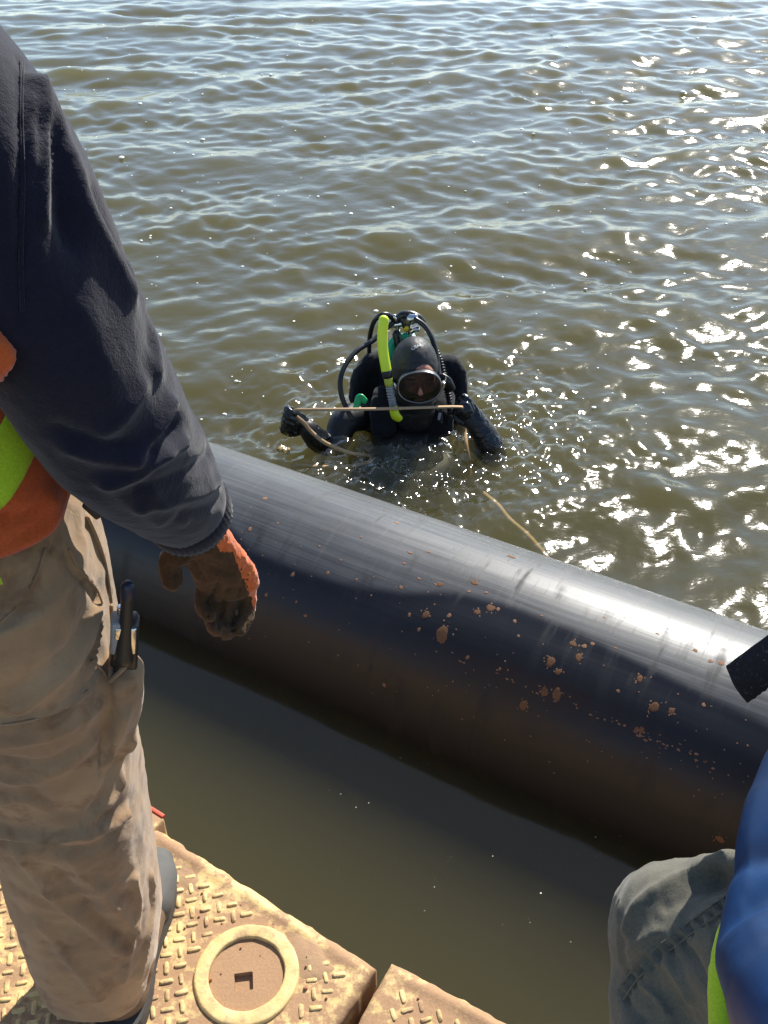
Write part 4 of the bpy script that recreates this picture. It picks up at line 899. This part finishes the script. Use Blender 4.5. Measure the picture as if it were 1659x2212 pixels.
    hose([(860, 694, 3.715), (868, 682, 3.71), (886, 680, 3.71), (903, 687, 3.705), (910, 694, 3.71)], .0185)
    hose([(938, 748, 3.62), (950, 778, 3.59), (958, 808, 3.55), (964, 835, 3.52), (970, 862, 3.49), (972, 890, 3.46)], .0125, 'ribbed_hose', RUB, 150)
    hose([(952, 885, 3.42), (952, 900, 3.41), (951, 915, 3.40)], .006, 'inflator_hose', RUB, 40)
    adopt(tk, MB().tube([at(953, 815, 3.50), at(965, 825, 3.49), at(975, 840, 3.49)], [(.02, .012), (.024, .014), (.018, .012)], n=10, seg=16).build('second_stage', RUB))
    # gloves
    m = MB(); fist(m, at(660, 922, 3.36), at(622, 900, 3.345), 1, .0145, side=nrm(at(618, 930, 3.335) - at(632, 872, 3.36))); m.tube([at(690, 950, 3.37), at(660, 922, 3.358)], [.045, .036], n=6, seg=20)
    m.ell(at(632, 912, 3.35), (.040, .036, .044)); m.ell(at(620, 925, 3.34), (.03, .03, .03))
    gm = remeshed(m, 'glove', .0036, 3); folds(gm, [([(668, 905), (676, 930), (672, 955)], -.004, .005), ([(690, 920), (694, 940), (688, 965)], -.004, .005)], .002, 70); adopt(p, link('glove', gm, WETGLOVE))
    m = MB(); fist(m, at(1028, 905, 3.385), at(1003, 880, 3.39), -1, .0145, side=nrm(at(1018, 870, 3.40) - at(998, 905, 3.375))); m.tube([at(1058, 962, 3.35), at(1040, 930, 3.37), at(1022, 900, 3.39)], [.056, .050, .042], n=10, seg=22)
    m.ell(at(1006, 886, 3.39), (.040, .04, .044))
    gm = remeshed(m, 'glove', .0036, 3); folds(gm, [([(1000, 874), (1008, 884), (1012, 897)], -.0035, .004), ([(1014, 868), (1022, 880), (1026, 894)], -.0035, .004), ([(1026, 874), (1034, 888), (1036, 900)], .003, .004), ([(1010, 925), (1030, 922), (1050, 912)], -.003, .005), ([(1018, 948), (1040, 944), (1060, 934)], .003, .005)], .0015, 60); adopt(p, link('glove', gm, WETGLOVE))
    return p
def atl(*a): return tuple(at(*a))
diver = build_diver()
# webbing strap stretched between the diver's hands, both tails in the water
def ribbon(name, pts, ups, wid, th, n, mat):
    P = cat_spline(pts, n); T = np.gradient(P, axis=0); T /= np.linalg.norm(T, axis=1)[:, None]; U = np.stack([np.interp(np.linspace(0, len(ups) - 1, n), np.arange(len(ups)), np.array(ups)[:, c]) for c in range(3)], 1)
    U = U - T * (U * T).sum(1)[:, None]; U /= np.linalg.norm(U, axis=1)[:, None]; N = np.cross(T, U); V = np.stack([P + U * a * wid + N * b * th for a, b in ((1, 1), (-1, 1), (-1, -1), (1, -1))], 1)
    return link(name, gridmesh(name, V, False, True), mat, smooth=False)
k = NT('tan_webbing'); wv = k.n('ShaderNodeTexWave'); wv.inputs['Scale'].default_value = 120; k.l(k.obj(), wv.inputs[0]); k.bsdf(k.mix(wv.outputs['Fac'], (.46, .27, .12), (.62, .42, .22)), .7, normal=k.bump(wv.outputs['Fac'], .4, .001)); WEB = k.m
strap = empty('webbing_strap', at(830, 883, 3.37), 'flat tan webbing strap stretched level between the diver two gloved hands', 'strap')
zz = lambda x, y, z: atz(x, y, z)
adopt(strap, ribbon('taut_span', [at(628, 892, 3.335), at(640, 886, 3.335), at(670, 885, 3.338), at(830, 883, 3.345), at(985, 878.5, 3.36), at(1005, 884, 3.375)], [(.3, .3, .9), (.1, .45, .9), (0, .5, .86), (0, .8, .6), (0, .93, .3), (0, .93, .3)], .0062, .0009, 60, WEB))
adopt(strap, ribbon('loose_tail', [at(640, 900, 3.33), at(657, 914, 3.315), at(672, 932, 3.31), at(700, 955, 3.27), zz(735, 971, .03), zz(765, 980, .008), zz(800, 985, -.05), zz(790, 1000, -.05), zz(720, 1008, -.035), zz(650, 1004, -.03), zz(632, 1008, -.02)], [(.7, .3, .7), (.7, .35, .7), (.6, .4, .7), (.45, .5, .7), (.2, .6, .6), (0, .9, .3)] + [(0, 1, .1)] * 5, .0080, .0010, 110, WEB))
adopt(strap, ribbon('sunken_tail', [at(1004, 895, 3.38), zz(1003, 918, .04), zz(1007, 960, -.01), zz(1012, 990, -.05), zz(1018, 1030, -.11), zz(1040, 1060, -.105), zz(1075, 1090, -.10), zz(1100, 1120, -.105), zz(1140, 1155, -.12), zz(1180, 1200, -.15), zz(1230, 1260, -.25)], [(1, 0, 0), (1, 0, 0), (1, 0, 0), (1, 0, .2), (.8, .5, .2), (.7, .7, .2), (.5, .8, .2), (.7, .7, .1), (.7, .7, .1), (.7, .7, 0), (.7, .7, 0)], .0085, .0012, 110, WEB))
# wet plastic scrap floating by the pipe
m = MB(); c0 = atz(614, 972, .004); rg = np.random.default_rng(4)
for i in range(5): m.ell(c0 + np.array((rg.normal(0, .022), rg.normal(0, .012), .002)), (.020, .012, .007), np.array(Matrix.Rotation(rg.uniform(0, 3), 3, 'Z')), seg=14, rings=8)
me = remeshed(m, 'plastic_scrap', .0035, 2); folds(me, [], .005, 70)
tag(link('plastic_scrap', me, plain('amber_film', (.60, .42, .14), .15, var=.4, vs=60, Transmission_Weight=.5)), 'crumpled amber plastic scrap floating left of the diver near the pipe', 'plastic scrap')
# foam flecks drifting on the river
m = MB(); rg = np.random.default_rng(44)
for i in range(330):
    if i < 290:
        px, py = rg.uniform(130, 1640), 30 + 900 * rg.random() ** 1.0
    else: px, py = rg.uniform(700, 1500), rg.uniform(1500, 2100)
    q = atz(px, py, 0)
    if q[0] * P_DIR[0] + q[1] * P_DIR[1] < 2.4 and i < 290: continue
    d = np.linalg.norm(q - CAM); r = 1.3 * d / 2080 * rg.choice([1.0, 1.5, 2.2, 3.6], p=[.45, .35, .15, .05]) * (1 if i < 290 else .28)
    z = 0 if i >= 290 else float(wave_at(q[0], q[1])); m.ell((q[0], q[1], z + .001), (r * rg.uniform(1, 1.6), r * rg.uniform(.9, 1.3), r * .5), np.array(Matrix.Rotation(rg.uniform(0, 3), 3, 'Z')), seg=8, rings=5)
tag(m.build('foam', plain('foam_fleck', (.80, .78, .70), .6)), 'white foam flecks drifting on the rippled river', None, None, 'stuff')
# ------------------------------------------------------------------ person crouching at the right
def build_crouch():
    BLUE = NT('blue_nylon'); k = BLUE; f = k.noise(9, 5, .6); c = k.mix(k.ramp(f, [(.35, 0.), (.7, 1.)]), (.003, .024, .085), (.005, .047, .160))
    n = k.bump(k.noise(26, 4, .6, dist=.7), .07, .004, k.bump(k.noise(420, 2), .15, .0006)); k.bsdf(c, .45, normal=n, spec=.4); BLUE = k.m
    GREYC = fabric('grey_green_canvas', (.15, .14, .108), (.115, .108, .084), weave=800, wstr=.3, blot=7, sheen=.15)
    k = NT('black_cap_cloth'); sp = k.ramp(k.noise(150, 4, .75), [(.58, 0.), (.70, .8)]); k.bsdf(k.mix(sp, (.014, .0145, .019), (.10, .10, .11)), .85, normal=k.bump(k.noise(330, 3, .7), .7, .0015), spec=.25); CAPM = k.m
    m = MB()
    m.tube([(.66, .34, .80), (.655, .50, .94), (.65, .68, 1.08), (.65, .76, 1.14)], [(.13, .10), (.12, .09), (.14, .09), (.09, .07)], n=18, seg=28)
    m.tube([(.65, .78, 1.13), (.655, .86, 1.19)], [.052, .05], n=4); m.ell((.66, .93, 1.22), (.075, .10, .10)); m.ell((.655, 1.02, 1.17), (.012, .018, .018)); m.ell((.65, .97, 1.15), (.05, .05, .04))
    for sx, hip, knee, ank in ((-1, (.56, .36, .78), (.395, .70, .865), (.43, .53, .58)), (1, (.76, .36, .78), (.83, .74, .88), (.82, .50, .58))):
        m.tube([hip, knee], [.08, .055], n=8); m.tube([knee, ank], [.052, .038], n=8); m.tube([ank, (ank[0], ank[1] + .13, .545)], [.036, .03], n=5)
    m.tube([(.60, .76, 1.08), (.68, .86, .98), (.80, .97, .95)], [.046, .036, .03], n=14); m.tube([(.80, .74, 1.10), (.92, .90, 1.00), (.90, .98, .95)], [.046, .036, .03], n=14)
    for x in (.81, .90):
        m.ell((x, .99, .945), (.03, .04, .025))
        for q in range(4): m.tube([(x - .024 + .016 * q, 1.01, .945), (x - .024 + .016 * q, 1.04, .932), (x - .024 + .016 * q, 1.045, .91)], [.0085, .008, .007], n=6, seg=10)
        m.tube([(x + (.03 if x < .86 else -.03), 0.99, .945), (x + (.045 if x < .86 else -.045), 1.02, .94)], [.010, .009], n=4, seg=10)
    me = remeshed(m, 'person', .011, 6); p = link('person', me, SKIN)
    tag(p, 'person in blue jacket and grey trousers crouching at the deck edge, knee over the water', 'person', 'people at the pipe')
    # trousers: raised near knee
    m = MB()
    m.tube([at(1680, 2110, .60), at(1580, 2070, .66), at(1468, 2010, .71), at(1440, 1990, .735)], [(.095, .100), (.105, .110), (.098, .100), (.070, .070)], n=22, seg=36, ref=(0, 0, 1))
    m.ell(at(1460, 1995, .720), (.076, .076, .078)); m.tube([at(1690, 1880, .66), at(1580, 1868, .72), at(1470, 1892, .745), at(1395, 1935, .745), at(1349, 1978, .735), at(1356, 2040, .715)], [.02, .018, .020, .020, .015, .012], n=24, seg=14); m.tube([at(1450, 2000, .72), at(1452, 2120, .665), at(1440, 2260, .60), at(1430, 2500, .53)], [(.083, .083), (.080, .084), (.070, .075), (.06, .065)], n=24, seg=32, ref=(0, 1, 0))
    m.tube([(.76, .36, .78), (.83, .76, .90), (.82, .52, .58)], [.11, .09, .065], n=26, seg=26); m.ell((.66, .36, .78), (.19, .15, .12))
    tm = remeshed(m, 'grey_trousers', .0055, 6)
    SE = [(1592, 1922), (1540, 1955), (1480, 1998), (1420, 2045), (1370, 2090), (1338, 2135)]
    ln = [(SE, .0022, .0030), ([(x + 9, y + 13) for x, y in SE], -.003, .0035), ([(x + 18, y + 30) for x, y in SE], .0016, .0025)]
    rg = np.random.default_rng(8)
    for i in range(27):
        f = i / 26 * (len(SE) - 1); a = int(min(f, len(SE) - 2)); t = f - a; x = SE[a][0] * (1 - t) + SE[a + 1][0] * t; y = SE[a][1] * (1 - t) + SE[a + 1][1] * t; l = rg.uniform(22, 34)
        ln.append(([(x - 2, y + 3), (x + 4 + l * .1, y + l * .55), (x + 8 + l * .15, y + l)], (.0046 if i % 2 else -.0052), .0024))
    ln += [([(1560, 1850), (1490, 1885), (1430, 1915), (1375, 1960), (1352, 2010)], .006, .012), ([(1500, 1960), (1450, 1985), (1420, 2000)], -.003, .012), ([(1560, 1905), (1500, 1925), (1440, 1960)], -.005, .012),
           ([(1480, 2050), (1510, 2090), (1530, 2130), (1560, 2160)], -.007, .008), ([(1440, 2080), (1470, 2120), (1490, 2160)], .006, .010), ([(1545, 2010), (1555, 2050), (1570, 2080)], -.005, .006), ([(1390, 2120), (1420, 2150), (1440, 2190)], .006, .010), ([(1350, 2160), (1375, 2190), (1390, 2212)], -.006, .010), ([(1340, 1960), (1336, 2020), (1338, 2080)], .004, .008), ([(1355, 2060), (1380, 2040), (1420, 2010)], .004, .008)]
    folds(tm, [(q_, a_ * 1.35, w_ * .85) for q_, a_, w_ in ln], .0030, 20); tr = adopt(p, link('grey_trousers', tm, GREYC))
    bv = bvh_of(tm)
    for off in (0, 22):
        P = [cast(bv, x + off * .45, y + off) for x, y in SE]; P = [q + nrm(CAM - q) * .0012 for q in P if q is not None]
        if len(P) > 1: adopt(tr, MB().tube(P, [.0011] * len(P), seg=7, n=40).build('seam', GREYC))
    # blue jacket: rounded back and shoulder, its left flank in view
    m = MB()
    def row(px, py, Y, w): e = at(px, py, Y); return (e[0] + w, e[1], e[2]), w
    rows = [row(1566, 2330, 0.40, .215), row(1549, 2190, .485, .205), row(1566, 2070, .54, .195), row(1586, 1975, .585, .185), row(1597, 1880, .63, .175), row(1617, 1775, .69, .16), row(1659, 1650, .76, .13), row(1715, 1560, .82, .085)]
    m.tube([r[0] for r in rows], [(r[1], .115 - .02 * i / 8) for i, r in enumerate(rows)], n=44, seg=48, ref=(0, -.6, 1))
    m.tube([(.80, .74, 1.09), (.92, .90, 1.0), (.905, .97, .955)], [.07, .055, .045], n=18, seg=22); m.tube([(.63, .76, 1.06), (.70, .86, .98), (.79, .96, .952)], [.07, .055, .045], n=18, seg=22)
    jm = remeshed(m, 'blue_jacket', .0065, 5)
    folds(jm, [(q_, a_ * .12, w_ * 1.0) for q_, a_, w_ in [([(1640, 1700), (1618, 1830), (1612, 1920), (1600, 1980)], .004, .007), ([(1655, 1720), (1640, 1850), (1630, 1960), (1625, 2050)], -.004, .008), ([(1600, 1960), (1620, 1990), (1640, 2040)], .005, .006), ([(1612, 1890), (1628, 1940), (1634, 1990)], .003, .005), ([(1575, 2060), (1600, 2110), (1620, 2190)], .004, .010)]], .0005, 16)
    adopt(p, link('blue_jacket', jm, BLUE))
    # lime vest edge under the jacket
    m = MB(); L = [(1590, 1925, .598), (1574, 1990, .572), (1560, 2060, .544), (1553, 2130, .512), (1551, 2230, .472)]
    m.tube([at(x + 14, y, Y + .012) for x, y, Y in L], [(.007, .020), (.0125, .022), (.0165, .024), (.0175, .024), (.015, .022)], n=26, seg=18, ref=(0, -.5, 1)); vm = m.mesh('lime_vest'); folds(vm, [], .0008, 60); adopt(p, link('lime_vest', vm, LIME))
    # cap with its peak jutting out
    cap = MB(); cap.ell((.665, .925, 1.255), (.092, .112, .082)); co_ = adopt(p, link('cap', remeshed(cap, 'cap', .006, 3), CAPM))
    C4 = [at(1571, 1438, .905), at(1612, 1511, .885), at(1760, 1405, .865), at(1715, 1335, .90)]
    N_ = nrm(np.cross(C4[1] - C4[0], C4[3] - C4[0])); N_ = N_ if N_ @ (CAM - C4[0]) > 0 else -N_
    nu, nv = 26, 14; V = np.zeros((nu, nv, 3))
    for i in range(nu):
        for j in range(nv):
            a, b = i / (nu - 1), j / (nv - 1); q = (C4[0] * (1 - a) + C4[3] * a) * (1 - b) + (C4[1] * (1 - a) + C4[2] * a) * b
            V[i, j] = q + N_ * (.010 * math.sin(math.pi * b) + .0006 * mnoise.noise(Vector(q * 120)))
            if j == nv - 1: V[i, j] += nrm(C4[1] - C4[0]) * .0016 * (i % 2) * (1 if a > .05 else 0)
    po = link('cap_peak', gridmesh('cap_peak', V), CAPM); s = po.modifiers.new('t', 'SOLIDIFY'); s.thickness = .007; s.offset = -1; b = po.modifiers.new('b', 'BEVEL'); b.width = .0025; b.segments = 2; adopt(co_, po)
    def boot(x, y0):
        m = MB(); m.tube([(x, y0, .545), (x, y0 + .10, .55), (x, y0 + .20, .538), (x, y0 + .25, .532)], [(.042, .045), (.044, .044), (.046, .036), (.034, .026)], n=14, seg=20, ref=(0, 0, 1)); m.tube([(x, y0 + .03, .57), (x, y0 + .03, .68)], [.05, .05], n=5); adopt(p, link('boot', remeshed(m, 'boot', .008, 4), BOOTL))
    boot(.43, .43); boot(.82, .40)
build_crouch()
